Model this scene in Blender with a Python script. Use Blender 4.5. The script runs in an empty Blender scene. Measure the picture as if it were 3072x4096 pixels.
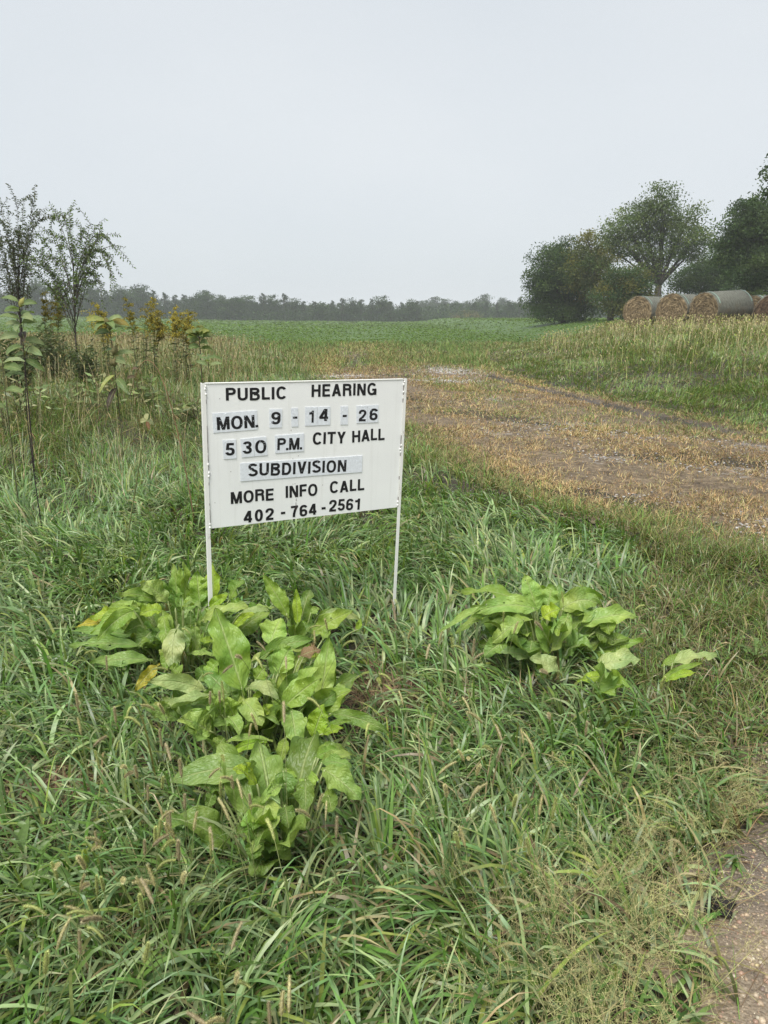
import bpy, math, random
import numpy as np
from mathutils import Vector, Matrix, Quaternion

SC = bpy.context.scene
COL = SC.collection
R = math.radians

# ------------------------------------------------------------------ camera
EYE = 1.5
FPX = 2840.0                      # focal length in pixels of the 3072 x 4096 photograph
PITCH = math.atan((2048 - 1268) / FPX)
cam_d = bpy.data.cameras.new("camera")
cam_d.sensor_fit = 'HORIZONTAL'
cam_d.sensor_width = 36.0
cam_d.lens = 36.0 * FPX / 3072.0
cam_d.clip_start = 0.05
cam_d.clip_end = 6000.0
cam = bpy.data.objects.new("camera", cam_d)
cam.location = (0, 0, EYE)
cam.rotation_euler = (math.pi / 2 - PITCH, 0, 0)
COL.objects.link(cam)
SC.camera = cam

# ------------------------------------------------------------------ light
SUN_EL, SUN_AZ = 62.0, 205.0      # high veiled sun behind the photographer
world = bpy.data.worlds.new("World")
SC.world = world
world.use_nodes = True
wn, wl = world.node_tree.nodes, world.node_tree.links
wn.clear()
wo = wn.new('ShaderNodeOutputWorld')
bg = wn.new('ShaderNodeBackground')
bg.inputs['Strength'].default_value = 0.1
sky = wn.new('ShaderNodeTexSky')
sky.sky_type = 'NISHITA'
sky.sun_disc = False
sky.sun_elevation = R(SUN_EL)
sky.sun_rotation = R(SUN_AZ)
sky.air_density = 1.0
sky.dust_density = 4.0
hs = wn.new('ShaderNodeHueSaturation')
hs.inputs['Saturation'].default_value = 0.25
hs.inputs['Value'].default_value = 0.08
wl.new(sky.outputs[0], hs.inputs['Color'])
tc = wn.new('ShaderNodeTexCoord')
mp = wn.new('ShaderNodeMapping')
mp.inputs['Scale'].default_value = (1.0, 1.0, 2.2)
wl.new(tc.outputs['Generated'], mp.inputs['Vector'])
nz = wn.new('ShaderNodeTexNoise')
nz.inputs['Scale'].default_value = 1.6
nz.inputs['Detail'].default_value = 4.0
nz.inputs['Roughness'].default_value = 0.45
wl.new(mp.outputs[0], nz.inputs['Vector'])
cr = wn.new('ShaderNodeValToRGB')
cr.color_ramp.elements[0].position = 0.25
cr.color_ramp.elements[0].color = (0.68, 0.745, 0.805, 1)
cr.color_ramp.elements[1].position = 0.78
cr.color_ramp.elements[1].color = (0.80, 0.845, 0.885, 1)
wl.new(nz.outputs['Fac'], cr.inputs['Fac'])
vs = wn.new('ShaderNodeVectorMath')
vs.operation = 'SCALE'
vs.inputs['Scale'].default_value = 2.58      # overcast cloud deck
wl.new(cr.outputs['Color'], vs.inputs[0])
va = wn.new('ShaderNodeVectorMath')
va.operation = 'ADD'
wl.new(vs.outputs[0], va.inputs[0])
wl.new(hs.outputs['Color'], va.inputs[1])
wl.new(va.outputs[0], bg.inputs['Color'])
wl.new(bg.outputs[0], wo.inputs['Surface'])

sun_d = bpy.data.lights.new("sun", 'SUN')
sun_d.energy = 1.5
sun_d.angle = R(28)
sun_d.color = (1.0, 0.965, 0.91)
sun = bpy.data.objects.new("sun", sun_d)
sd = Vector((math.sin(R(SUN_AZ)) * math.cos(R(SUN_EL)), math.cos(R(SUN_AZ)) * math.cos(R(SUN_EL)), math.sin(R(SUN_EL))))
sun.rotation_euler = sd.to_track_quat('Z', 'Y').to_euler()
sun.location = (0, -5, 30)
COL.objects.link(sun)

SC.view_settings.view_transform = 'Standard'
SC.view_settings.look = 'None'
SC.view_settings.gamma = 1.0
SC.view_settings.use_curve_mapping = False
SC.view_settings.exposure = 1.75
try:
    SC.cycles.max_bounces = 6
    SC.cycles.diffuse_bounces = 3
    SC.cycles.glossy_bounces = 2
    SC.cycles.transmission_bounces = 3
    SC.cycles.transparent_max_bounces = 8
    SC.cycles.volume_bounces = 1
    SC.cycles.use_denoising = True
    SC.cycles.denoising_prefilter = 'NONE'
except Exception:
    pass

# ------------------------------------------------------------------ geometry helpers
FW = np.array([0, math.cos(PITCH), -math.sin(PITCH)])
UPV = np.array([0, math.sin(PITCH), math.cos(PITCH)])
CAM = np.array([0, 0, EYE])

def ray(u, v):
    return FW * FPX + np.array([1.0, 0, 0]) * (u - 1536) - UPV * (v - 2048)

def at(u, v, Y):                  # point of the place seen at a photo pixel, Y metres ahead
    d = ray(u, v)
    return CAM + d * (Y / d[1])

def G(u, v, z=0.0):               # ... or on a level z metres high
    d = ray(u, v)
    return CAM + d * ((z - EYE) / d[2])

def ss(a, b, x):
    t = np.clip((x - a) / (b - a), 0, 1)
    return t * t * (3 - 2 * t)

_rs = np.random.RandomState(5)
_NW = [(_rs.uniform(-1, 1, 2), _rs.uniform(0, 6.28)) for _ in range(14)]
def wav(x, y, scale, k=0):        # cheap smooth noise in about [-1, 1]
    s = 0
    for i in range(5):
        (a, b), p = _NW[(i + k * 3) % 14]
        s = s + np.sin((a * x + b * y) / scale * (1.6 + 0.9 * i) + p + k * 1.7) / (1 + 0.45 * i)
    return s / 2.2

# left and right edge of the farm driveway as x over y
LEY = np.array([0, 3.6, 4.4, 5.2, 6.0, 7.0, 8.3, 10.5, 13, 17, 21, 28, 35, 44, 60])
LEX = np.array([9, 4.2, 2.55, 1.9, 1.45, 1.05, 0.75, 0.35, -0.2, -1.0, -1.9, -3.3, -5.2, -8, -8])
REY = np.array([0, 6, 9.2, 12, 15, 18, 21, 26, 32, 38, 44, 60])
REX = np.array([12, 8.5, 5.1, 4.4, 3.8, 3.25, 3.0, 3.3, 4.4, 6.0, 8.0, 9.0])
def ledge(y): return np.interp(y, LEY, LEX)
def redge(y): return np.interp(y, REY, REX)

def roadness(x, y):               # >0 on the gravel road, metres from its edge
    # edge runs through (0.713,1.208) and (1.117,1.73)
    e = 0.05 * np.sin(9 * y) + 0.035 * np.sin(23 * y + 1)
    return ((x - 0.74) * 0.7903 - (y - 1.208) * 0.6127) + e

def terrain(x, y):
    x = np.asarray(x, float); y = np.asarray(y, float)
    dr = x - redge(y)
    dl = ledge(y) - x
    z = 0.98 * ss(0.0, 9.0, dr) * ss(5, 14, y)
    z = z + 0.42 * ss(0.6, 5.0, dl) * ss(4.5, 12, y) * (1 - 0.75 * ss(18, 40, y))
    z = z + 2.2 * (np.clip(x, -150, 0) / 119) ** 2 * ss(50, 210, y)
    near = ss(0.0, 0.5, -roadness(x, y)) * ss(0.3, 1.5, np.maximum(dl, dr)) * (1 - ss(6, 11, y))
    z = z - 0.09 * near
    z = z + 0.02 * wav(x, y, 1.3, 1) * ss(0.1, 1.0, -roadness(x, y)) * (1 - ss(30, 60, y))
    dw = ss(0, .5, -dl) * ss(0, .5, -dr)
    z = z - dw * (1 - ss(36, 44, y)) * 0.04 * np.exp(-((x - redge(y) + 0.3) / 0.2) ** 2) * ss(8, 11, y)
    z = z + 0.5 * ss(230, 700, np.hypot(x, y))
    return z

def T(x, y): return float(terrain(x, y))

def link(name, me, mat, parent=None):
    o = bpy.data.objects.new(name, me)
    if mat is not None:
        me.materials.clear()
        me.materials.append(mat)
    COL.objects.link(o)
    if parent is not None:
        o.parent = parent
    return o

def np_mesh(name, v, faces, col=None, smooth=True, uv=None):
    """v (N,3); faces: list of int arrays (M,k)"""
    me = bpy.data.meshes.new(name)
    v = np.ascontiguousarray(v, dtype=np.float32)
    me.vertices.add(len(v))
    me.vertices.foreach_set('co', v.ravel())
    faces = [np.asarray(f, dtype=np.int32) for f in faces if len(f)]
    tot = sum(f.size for f in faces)
    nf = sum(len(f) for f in faces)
    me.loops.add(tot)
    me.polygons.add(nf)
    li = np.concatenate([f.ravel() for f in faces])
    me.loops.foreach_set('vertex_index', li)
    st = []; o = 0
    for f in faces:
        st.append(o + np.arange(len(f)) * f.shape[1]); o += f.size
    me.polygons.foreach_set('loop_start', np.concatenate(st).astype(np.int32))
    me.polygons.foreach_set('use_smooth', np.full(nf, smooth, dtype=bool))
    if uv is not None:
        ul = me.uv_layers.new(name='UVMap')
        ul.data.foreach_set('uv', np.asarray(uv, dtype=np.float32)[li].ravel())
    if col is not None:
        a = me.attributes.new('Col', 'FLOAT_COLOR', 'POINT')
        c = np.ones((len(v), 4), dtype=np.float32)
        c[:, :3] = col
        a.data.foreach_set('color', c.ravel())
    me.update(calc_edges=True)
    return me

class MB:
    """collects pieces, becomes one mesh"""
    def __init__(s): s.v = []; s.f = []; s.c = []; s.u = []; s.n = 0
    def add(s, v, f, c=(1, 1, 1), uv=None):
        v = np.asarray(v, float)
        c = np.broadcast_to(np.asarray(c, float), (len(v), 3))
        for a in (f if isinstance(f, list) else [f]):
            s.f.append(np.asarray(a, int) + s.n)
        s.v.append(v); s.c.append(c); s.n += len(v)
        s.u.append(np.zeros((len(v), 2)) if uv is None else uv)
    def build(s, name, mat, parent=None, smooth=True):
        by = {}
        for f in s.f: by.setdefault(f.shape[1], []).append(f)
        me = np_mesh(name, np.concatenate(s.v), [np.concatenate(x) for x in by.values()], np.concatenate(s.c), smooth, np.concatenate(s.u))
        return link(name, me, mat, parent)
    def box(s, x0, x1, y0, y1, z0, z1, c=(1, 1, 1), M=None):
        v = np.array([(x, y, z) for z in (z0, z1) for y in (y0, y1) for x in (x0, x1)], float)
        if M is not None: v = v @ np.array(M)[:3, :3].T + np.array(M)[:3, 3]
        f = np.array([(0, 2, 3, 1), (4, 5, 7, 6), (0, 1, 5, 4), (2, 6, 7, 3), (0, 4, 6, 2), (1, 3, 7, 5)])
        # own corners per face keep the edges crisp
        s.add(v[f.ravel()], np.arange(24).reshape(6, 4), c)
    def tube(s, pts, rad, n=6, c=(1, 1, 1), cap=True):
        pts = np.asarray(pts, float); k = len(pts)
        rad = np.broadcast_to(np.asarray(rad, float), (k,))
        tg = np.gradient(pts, axis=0)
        tg /= np.linalg.norm(tg, axis=1)[:, None] + 1e-12
        ref = np.array([0.31, 0.82, 0.2]) if abs(tg[0, 2]) > 0.7 else np.array([0.05, 0.1, 1.0])
        A = np.cross(tg, ref); A /= np.linalg.norm(A, axis=1)[:, None] + 1e-12
        B = np.cross(tg, A)
        a = np.arange(n) * 2 * math.pi / n
        v = pts[:, None] + rad[:, None, None] * (A[:, None] * np.cos(a)[None, :, None] + B[:, None] * np.sin(a)[None, :, None])
        i, j = np.meshgrid(np.arange(k - 1), np.arange(n), indexing='ij')
        f = np.stack([i * n + j, i * n + (j + 1) % n, (i + 1) * n + (j + 1) % n, (i + 1) * n + j], -1).reshape(-1, 4)
        fs = [f]
        if cap and n in (4, 6, 5, 8):
            fs.append(np.array([np.arange(n)[::-1], (k - 1) * n + np.arange(n)]))
        cc = np.asarray(c, float)
        if cc.ndim == 2: cc = np.repeat(cc, n, axis=0)
        s.add(v.reshape(-1, 3), fs, cc)
    def blob(s, p, r, c=(1, 1, 1), n=6, m=4, rs=None):
        p = np.asarray(p, float); r = np.broadcast_to(np.asarray(r, float), (3,))
        th = np.linspace(0, math.pi, m + 1); ph = np.arange(n) * 2 * math.pi / n
        v = np.stack([np.sin(th)[:, None] * np.cos(ph), np.sin(th)[:, None] * np.sin(ph), np.cos(th)[:, None] + 0 * ph], -1)
        if rs is not None: v = v * rs.uniform(0.8, 1.2, v.shape[:2] + (1,))
        v = p + v * r
        i, j = np.meshgrid(np.arange(m), np.arange(n), indexing='ij')
        f = np.stack([i * n + j, (i + 1) * n + j, (i + 1) * n + (j + 1) % n, i * n + (j + 1) % n], -1).reshape(-1, 4)
        s.add(v.reshape(-1, 3), f, c)

def bez(p0, p1, p2, n):
    t = np.linspace(0, 1, n)[:, None]
    return (1 - t) ** 2 * np.asarray(p0) + 2 * t * (1 - t) * np.asarray(p1) + t * t * np.asarray(p2)

def thing(name, label, cat, loc=(0, 0, 0), group=None):
    o = bpy.data.objects.new(name, None)
    o.empty_display_size = 0.1
    COL.objects.link(o)
    o.location = loc
    tag(o, label, cat, group)
    return o

def tag(o, label, cat, group=None, kind=None):
    if label: o['label'] = label
    if cat: o['category'] = cat
    if group: o['group'] = group
    if kind: o['kind'] = kind
    return o

def dup(root, loc, rotz=None, scale=None, label=None, group=None):
    r = root.copy(); COL.objects.link(r); r.location = loc
    if rotz is not None: r.rotation_euler = (0, 0, rotz)
    if scale is not None: r.scale = (scale,) * 3 if np.isscalar(scale) else scale
    if label: r['label'] = label
    if group: r['group'] = group
    for ch in list(root.children):
        c = ch.copy(); COL.objects.link(c); c.parent = r
        for g in list(ch.children):
            d = g.copy(); COL.objects.link(d); d.parent = c
    return r

# ------------------------------------------------------------------ materials
def mat_base(name):
    m = bpy.data.materials.new(name)
    m.use_nodes = True
    n, l = m.node_tree.nodes, m.node_tree.links
    n.clear()
    out = n.new('ShaderNodeOutputMaterial')
    return m, n, l, out

def N_noise(n, l, scale, detail=4, rough=0.55, vec=None, dist=0.0):
    t = n.new('ShaderNodeTexNoise')
    t.inputs['Scale'].default_value = scale
    t.inputs['Detail'].default_value = detail
    t.inputs['Roughness'].default_value = rough
    t.inputs['Distortion'].default_value = dist
    if vec is not None: l.new(vec, t.inputs['Vector'])
    return t

def ramp(n, l, fac, stops):
    r = n.new('ShaderNodeValToRGB')
    e = r.color_ramp.elements
    while len(e) < len(stops): e.new(0.5)
    for k, (p, c) in enumerate(stops):
        e[k].position = p; e[k].color = (c[0], c[1], c[2], 1)
    l.new(fac, r.inputs['Fac'])
    return r

def mix(n, l, fac, a, b, mode='MIX'):
    m = n.new('ShaderNodeMix'); m.data_type = 'RGBA'; m.blend_type = mode
    for sock, val in ((m.inputs[0], fac), (m.inputs[6], a), (m.inputs[7], b)):
        if hasattr(val, 'is_output'): l.new(val, sock)
        elif isinstance(val, (int, float)): sock.default_value = val
        else: sock.default_value = (*val, 1)
    return m.outputs[2]

def math_n(n, l, op, a, b=None, c=None):
    m = n.new('ShaderNodeMath'); m.operation = op
    for k, val in enumerate((a, b, c)):
        if val is None: continue
        if hasattr(val, 'is_output'): l.new(val, m.inputs[k])
        else: m.inputs[k].default_value = val
    return m.outputs[0]

def foliage_mat(name, rough=0.42, spec=0.5, transl=0.28, noise=30.0, nscale=0.25, tint=(1, 1, 1)):
    m, n, l, out = mat_base(name)
    at_ = n.new('ShaderNodeAttribute'); at_.attribute_name = 'Col'
    geo = n.new('ShaderNodeNewGeometry')
    nz_ = N_noise(n, l, noise, 2, 0.5, geo.outputs['Position'])
    r_ = ramp(n, l, nz_.outputs['Fac'], [(0.3, (1 - nscale,) * 3), (0.7, (1 + nscale,) * 3)])
    c = mix(n, l, 1.0, at_.outputs['Color'], r_.outputs['Color'], 'MULTIPLY')
    c = mix(n, l, 1.0, c, tint, 'MULTIPLY')
    p = n.new('ShaderNodeBsdfPrincipled')
    l.new(c, p.inputs['Base Color'])
    p.inputs['Roughness'].default_value = rough
    p.inputs['Specular IOR Level'].default_value = spec
    if transl > 0:
        tr = n.new('ShaderNodeBsdfTranslucent')
        c2 = mix(n, l, 1.0, c, (1.15, 1.2, 0.6), 'MULTIPLY')
        l.new(c2, tr.inputs['Color'])
        ms = n.new('ShaderNodeMixShader'); ms.inputs[0].default_value = transl
        l.new(p.outputs[0], ms.inputs[1]); l.new(tr.outputs[0], ms.inputs[2])
        l.new(ms.outputs[0], out.inputs['Surface'])
    else:
        l.new(p.outputs[0], out.inputs['Surface'])
    return m

M = {}
M['grass'] = foliage_mat('grass_blade', 0.40, 0.55, 0.34, 25, 0.25)
M['dry'] = foliage_mat('dry_grass_blade', 0.6, 0.3, 0.15, 40, 0.3)
M['leafy'] = foliage_mat('tree_leaf', 0.65, 0.2, 0.42, 3, 0.2)
M['weed'] = foliage_mat('weed_leaf', 0.45, 0.4, 0.25, 60, 0.2)
M['bark'] = foliage_mat('bark', 0.85, 0.2, 0.0, 6, 0.35)
M['seed'] = foliage_mat('seed_head', 0.7, 0.2, 0.25, 200, 0.3)

def ground_mat():
    m, n, l, out = mat_base('ground_soil')
    g = n.new('ShaderNodeNewGeometry'); pos = g.outputs['Position']
    a = N_noise(n, l, 0.5, 5, 0.6, pos)
    b = N_noise(n, l, 14, 5, 0.7, pos)
    c = N_noise(n, l, 160, 3, 0.7, pos)
    c1 = ramp(n, l, b.outputs['Fac'], [(0.3, (0.014, 0.011, 0.008)), (0.55, (0.03, 0.023, 0.014)), (0.75, (0.055, 0.042, 0.024))]).outputs['Color']
    c2 = ramp(n, l, c.outputs['Fac'], [(0.35, (0.02, 0.022, 0.01)), (0.65, (0.06, 0.047, 0.027))]).outputs['Color']
    cc = mix(n, l, a.outputs['Fac'], c1, c2)
    p = n.new('ShaderNodeBsdfPrincipled')
    l.new(cc, p.inputs['Base Color']); p.inputs['Roughness'].default_value = 0.8
    bp = n.new('ShaderNodeBump'); bp.inputs['Strength'].default_value = 0.7; bp.inputs['Distance'].default_value = 0.02
    l.new(c.outputs['Fac'], bp.inputs['Height']); l.new(bp.outputs[0], p.inputs['Normal'])
    l.new(p.outputs[0], out.inputs['Surface'])
    return m
M['ground'] = ground_mat()

def driveway_mat():
    m, n, l, out = mat_base('driveway_dirt')
    g = n.new('ShaderNodeNewGeometry'); pos = g.outputs['Position']
    at_ = n.new('ShaderNodeAttribute'); at_.attribute_name = 'Col'     # r: gravel, g: mud
    sp = n.new('ShaderNodeSeparateColor'); l.new(at_.outputs['Color'], sp.inputs[0])
    a = N_noise(n, l, 1.1, 5, 0.65, pos)
    b = N_noise(n, l, 22, 4, 0.7, pos)
    c = N_noise(n, l, 120, 3, 0.7, pos)
    base = ramp(n, l, b.outputs['Fac'], [(0.3, (0.055, 0.042, 0.025)), (0.5, (0.125, 0.094, 0.056)), (0.72, (0.21, 0.165, 0.105))]).outputs['Color']
    big = ramp(n, l, a.outputs['Fac'], [(0.35, (0.75, 0.7, 0.65)), (0.65, (1.2, 1.18, 1.15))]).outputs['Color']
    base = mix(n, l, 1.0, base, big, 'MULTIPLY')
    md = N_noise(n, l, 7, 5, 0.7, pos)
    base = mix(n, l, 1.0, base, ramp(n, l, md.outputs['Fac'], [(0.35, (0.55, 0.5, 0.45)), (0.5, (1.0, 1.0, 1.0)), (0.66, (1.6, 1.6, 1.65))]).outputs['Color'], 'MULTIPLY')
    vo = n.new('ShaderNodeTexVoronoi'); vo.inputs['Scale'].default_value = 28; l.new(pos, vo.inputs['Vector'])
    stone = mix(n, l, vo.outputs['Distance'], (0.36, 0.345, 0.33), (0.15, 0.135, 0.12))
    sc_ = N_noise(n, l, 3.2, 5, 0.75, pos)
    gf = math_n(n, l, 'MULTIPLY_ADD', sp.outputs[0], 0.5, -0.36)
    gf = math_n(n, l, 'ADD', gf, sc_.outputs['Fac'])
    gf = ramp(n, l, gf, [(0.58, (0, 0, 0)), (0.72, (1, 1, 1))]).outputs['Color']
    cc = mix(n, l, gf, base, stone)
    mud = ramp(n, l, b.outputs['Fac'], [(0.35, (0.022, 0.018, 0.015)), (0.7, (0.06, 0.05, 0.042))]).outputs['Color']
    mf = math_n(n, l, 'MULTIPLY', sp.outputs[1], math_n(n, l, 'ADD', b.outputs['Fac'], 0.35))
    cc = mix(n, l, mf, cc, mud)
    p = n.new('ShaderNodeBsdfPrincipled')
    l.new(cc, p.inputs['Base Color'])
    rr = math_n(n, l, 'MULTIPLY_ADD', sp.outputs[1], -0.15, 0.75)
    l.new(rr, p.inputs['Roughness'])
    bp = n.new('ShaderNodeBump'); bp.inputs['Strength'].default_value = 0.8; bp.inputs['Distance'].default_value = 0.03
    hh = math_n(n, l, 'ADD', b.outputs['Fac'], math_n(n, l, 'MULTIPLY', c.outputs['Fac'], 0.4))
    l.new(hh, bp.inputs['Height']); l.new(bp.outputs[0], p.inputs['Normal'])
    l.new(p.outputs[0], out.inputs['Surface'])
    return m
M['driveway'] = driveway_mat()

def road_mat():
    m, n, l, out = mat_base('wet_sandy_road')
    g = n.new('ShaderNodeNewGeometry'); pos = g.outputs['Position']
    a = N_noise(n, l, 2.5, 5, 0.6, pos)
    b = N_noise(n, l, 60, 5, 0.75, pos)
    vo = n.new('ShaderNodeTexVoronoi'); vo.inputs['Scale'].default_value = 130; l.new(pos, vo.inputs['Vector'])
    c1 = ramp(n, l, b.outputs['Fac'], [(0.3, (0.14, 0.108, 0.068)), (0.55, (0.31, 0.24, 0.152)), (0.75, (0.47, 0.38, 0.25))]).outputs['Color']
    grit = ramp(n, l, vo.outputs['Color'], [(0.2, (0.09, 0.067, 0.05)), (0.6, (0.25, 0.19, 0.13)), (0.95, (0.5, 0.43, 0.33))]).outputs['Color']
    cc = mix(n, l, 0.35, c1, grit)
    at_ = n.new('ShaderNodeAttribute'); at_.attribute_name = 'Col'
    sp = n.new('ShaderNodeSeparateColor'); l.new(at_.outputs['Color'], sp.inputs[0])
    wet = math_n(n, l, 'MULTIPLY', sp.outputs[0], math_n(n, l, 'ADD', a.outputs['Fac'], 0.45))
    cc = mix(n, l, wet, cc, (0.135, 0.108, 0.083))
    p = n.new('ShaderNodeBsdfPrincipled')
    l.new(cc, p.inputs['Base Color'])
    l.new(math_n(n, l, 'MULTIPLY_ADD', wet, -0.3, 0.62), p.inputs['Roughness'])
    bp = n.new('ShaderNodeBump'); bp.inputs['Strength'].default_value = 0.9; bp.inputs['Distance'].default_value = 0.008
    l.new(math_n(n, l, 'SUBTRACT', b.outputs['Fac'], math_n(n, l, 'MULTIPLY', vo.outputs['Distance'], 0.6)), bp.inputs['Height'])
    l.new(bp.outputs[0], p.inputs['Normal'])
    l.new(p.outputs[0], out.inputs['Surface'])
    return m
M['road'] = road_mat()

def field_mat():
    m, n, l, out = mat_base('crop_ground')
    g = n.new('ShaderNodeNewGeometry'); pos = g.outputs['Position']
    mpn = n.new('ShaderNodeMapping'); mpn.inputs['Scale'].default_value = (1, 0.6, 1); l.new(pos, mpn.inputs['Vector'])
    a = N_noise(n, l, 0.06, 3, 0.5, mpn.outputs[0])
    b = N_noise(n, l, 3.5, 5, 0.7, mpn.outputs[0])
    c1 = ramp(n, l, b.outputs['Fac'], [(0.3, (0.025, 0.052, 0.010)), (0.5, (0.055, 0.108, 0.02)), (0.7, (0.095, 0.155, 0.034))]).outputs['Color']
    big = ramp(n, l, a.outputs['Fac'], [(0.35, (0.85, 0.88, 0.9)), (0.65, (1.15, 1.1, 1.0))]).outputs['Color']
    p = n.new('ShaderNodeBsdfPrincipled')
    l.new(mix(n, l, 1.0, c1, big, 'MULTIPLY'), p.inputs['Base Color'])
    p.inputs['Roughness'].default_value = 0.7
    bp = n.new('ShaderNodeBump'); bp.inputs['Strength'].default_value = 0.8; bp.inputs['Distance'].default_value = 0.12
    l.new(b.outputs['Fac'], bp.inputs['Height']); l.new(bp.outputs[0], p.inputs['Normal'])
    l.new(p.outputs[0], out.inputs['Surface'])
    return m
M['field'] = field_mat()

def stone_mat():
    m, n, l, out = mat_base('stone')
    at_ = n.new('ShaderNodeAttribute'); at_.attribute_name = 'Col'
    g = n.new('ShaderNodeNewGeometry')
    a = N_noise(n, l, 150, 4, 0.7, g.outputs['Position'])
    r_ = ramp(n, l, a.outputs['Fac'], [(0.3, (0.7, 0.7, 0.7)), (0.7, (1.2, 1.2, 1.2))]).outputs['Color']
    p = n.new('ShaderNodeBsdfPrincipled')
    l.new(mix(n, l, 1.0, at_.outputs['Color'], r_, 'MULTIPLY'), p.inputs['Base Color'])
    p.inputs['Roughness'].default_value = 0.45
    l.new(p.outputs[0], out.inputs['Surface'])
    return m
M['stone'] = stone_mat()

# ------------------------------------------------------------------ ground, road, driveway, field
def grid_mesh(xs, ys, zf, keep=None, colf=None, name='sheet'):
    X, Y = np.meshgrid(xs, ys)
    Z = zf(X, Y)
    v = np.stack([X, Y, Z], -1).reshape(-1, 3)
    ny, nx = X.shape
    i, j = np.meshgrid(np.arange(ny - 1), np.arange(nx - 1), indexing='ij')
    f = np.stack([i * nx + j, i * nx + j + 1, (i + 1) * nx + j + 1, (i + 1) * nx + j], -1).reshape(-1, 4)
    if keep is not None:
        c = v[f].mean(1)
        f = f[keep(c[:, 0], c[:, 1])]
        used = np.unique(f); rm = -np.ones(len(v), int); rm[used] = np.arange(len(used))
        v = v[used]; f = rm[f]
    col = colf(v[:, 0], v[:, 1]) if colf is not None else None
    return np_mesh(name, v, [f], col)

def stretch(a, b, fine, far):     # spacing fine near 0, growing outward
    out = [0.0]; s = fine
    while out[-1] < b: out.append(out[-1] + s); s = min(far, s * 1.06)
    neg = [0.0]; s = fine
    while neg[-1] > a: neg.append(neg[-1] - s); s = min(far, s * 1.06)
    return np.array(sorted(set(neg[1:] + out)))

gx = stretch(-800, 800, 0.18, 60); gy = stretch(-120, 800, 0.18, 60)
tag(link('ground', grid_mesh(gx, gy, terrain, name='ground'), M['ground']), None, None, kind='structure')

GRAV = [(1.78, 20.8, .85, 1.9), (1.55, 17.4, .8, .7), (-1.2, 18.5, .8, .8), (2.1, 13.3, .6, .7), (2.6, 10.0, .9, .8), (3.3, 9.0, .8, .7),
        (1.5, 9.3, .4, .5), (2.4, 7.6, .7, .6), (3.6, 7.0, .9, .7), (2.2, 6.0, .35, .35), (3.0, 5.2, .5, .4), (2.75, 4.9, .3, .25), (4.4, 8.3, .6, .6)]
def gravelness(x, y):
    s = 0
    for a, b, rx, ry in GRAV: s = np.maximum(s, np.exp(-((x - a) / rx) ** 2 - ((y - b) / ry) ** 2))
    return s
def mudness(x, y):
    d = x - redge(y) + 0.35
    s = np.exp(-(d / (0.27 + .1 * wav(x, y, .7, 3))) ** 2) * ss(7.5, 10, y) * (1 - ss(17, 22, y))
    s = np.maximum(s, 0.9 * np.exp(-((x + 0.95) / .5) ** 2 - ((y - 26) / 3.0) ** 2))
    s = np.maximum(s, 0.6 * np.exp(-((x - .5) / .25) ** 2 - ((y - 19) / 1.2) ** 2))
    return s
def on_drive(x, y):
    return (x > ledge(y) - 0.35) & (x < redge(y) + 0.25) & (y < 41.5) & (roadness(x, y) < 0.15) & (y > 2.4)
dv = grid_mesh(np.arange(-9, 10, 0.16), np.arange(2.4, 41.6, 0.16), lambda x, y: terrain(x, y) + 0.008 + .012 * wav(x, y, .22, 2) + .012 * wav(x, y, .5, 1), on_drive,
               lambda x, y: np.stack([gravelness(x, y), mudness(x, y), 0 * x], -1), 'driveway')
tag(link('driveway', dv, M['driveway']), None, None, kind='structure')

def wetness(x, y):
    return np.clip(1.25 - np.abs(roadness(x, y)) / 0.28, 0, 1) * ss(1.35, 1.75, y) + 0.6 * np.clip(1 - np.abs(roadness(x, y)) / 0.12, 0, 1)
rd = grid_mesh(np.concatenate([np.arange(-6, 0, .2), np.arange(0, 3.2, 0.035), np.arange(3.2, 14, .2)]),
               np.concatenate([np.arange(-8, 0.6, .2), np.arange(.6, 3.4, 0.035), np.arange(3.4, 16, .2)]),
               lambda x, y: terrain(x, y) + 0.012 + 0.02 * ss(0, .5, roadness(x, y)) + 0.008 * wav(x, y, .35, 2), lambda x, y: (roadness(x, y) > -0.16) & (roadness(x, y) < 5.5),
               lambda x, y: np.stack([wetness(x, y)] * 3, -1), 'gravel_road')
tag(link('gravel_road', rd, M['road']), None, None, kind='structure')

def on_field(x, y):
    return (y > 41.0 + 0.9 * wav(x, y * 0, 6, 1) + 0.25 * np.maximum(0, x - 8)) & (y < 232)
fd = grid_mesh(np.concatenate([np.arange(-260, -40, 6), np.arange(-40, 60, 1.0), np.arange(60, 200, 6)]), np.concatenate([np.arange(39, 80, .8), np.arange(80, 236, 4)]),
               lambda x, y: terrain(x, y) + 0.012 + .08 * ss(44, 52, y), on_field, None, 'crop_field')
tag(link('crop_field', fd, M['field']), None, None, kind='structure')

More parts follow.
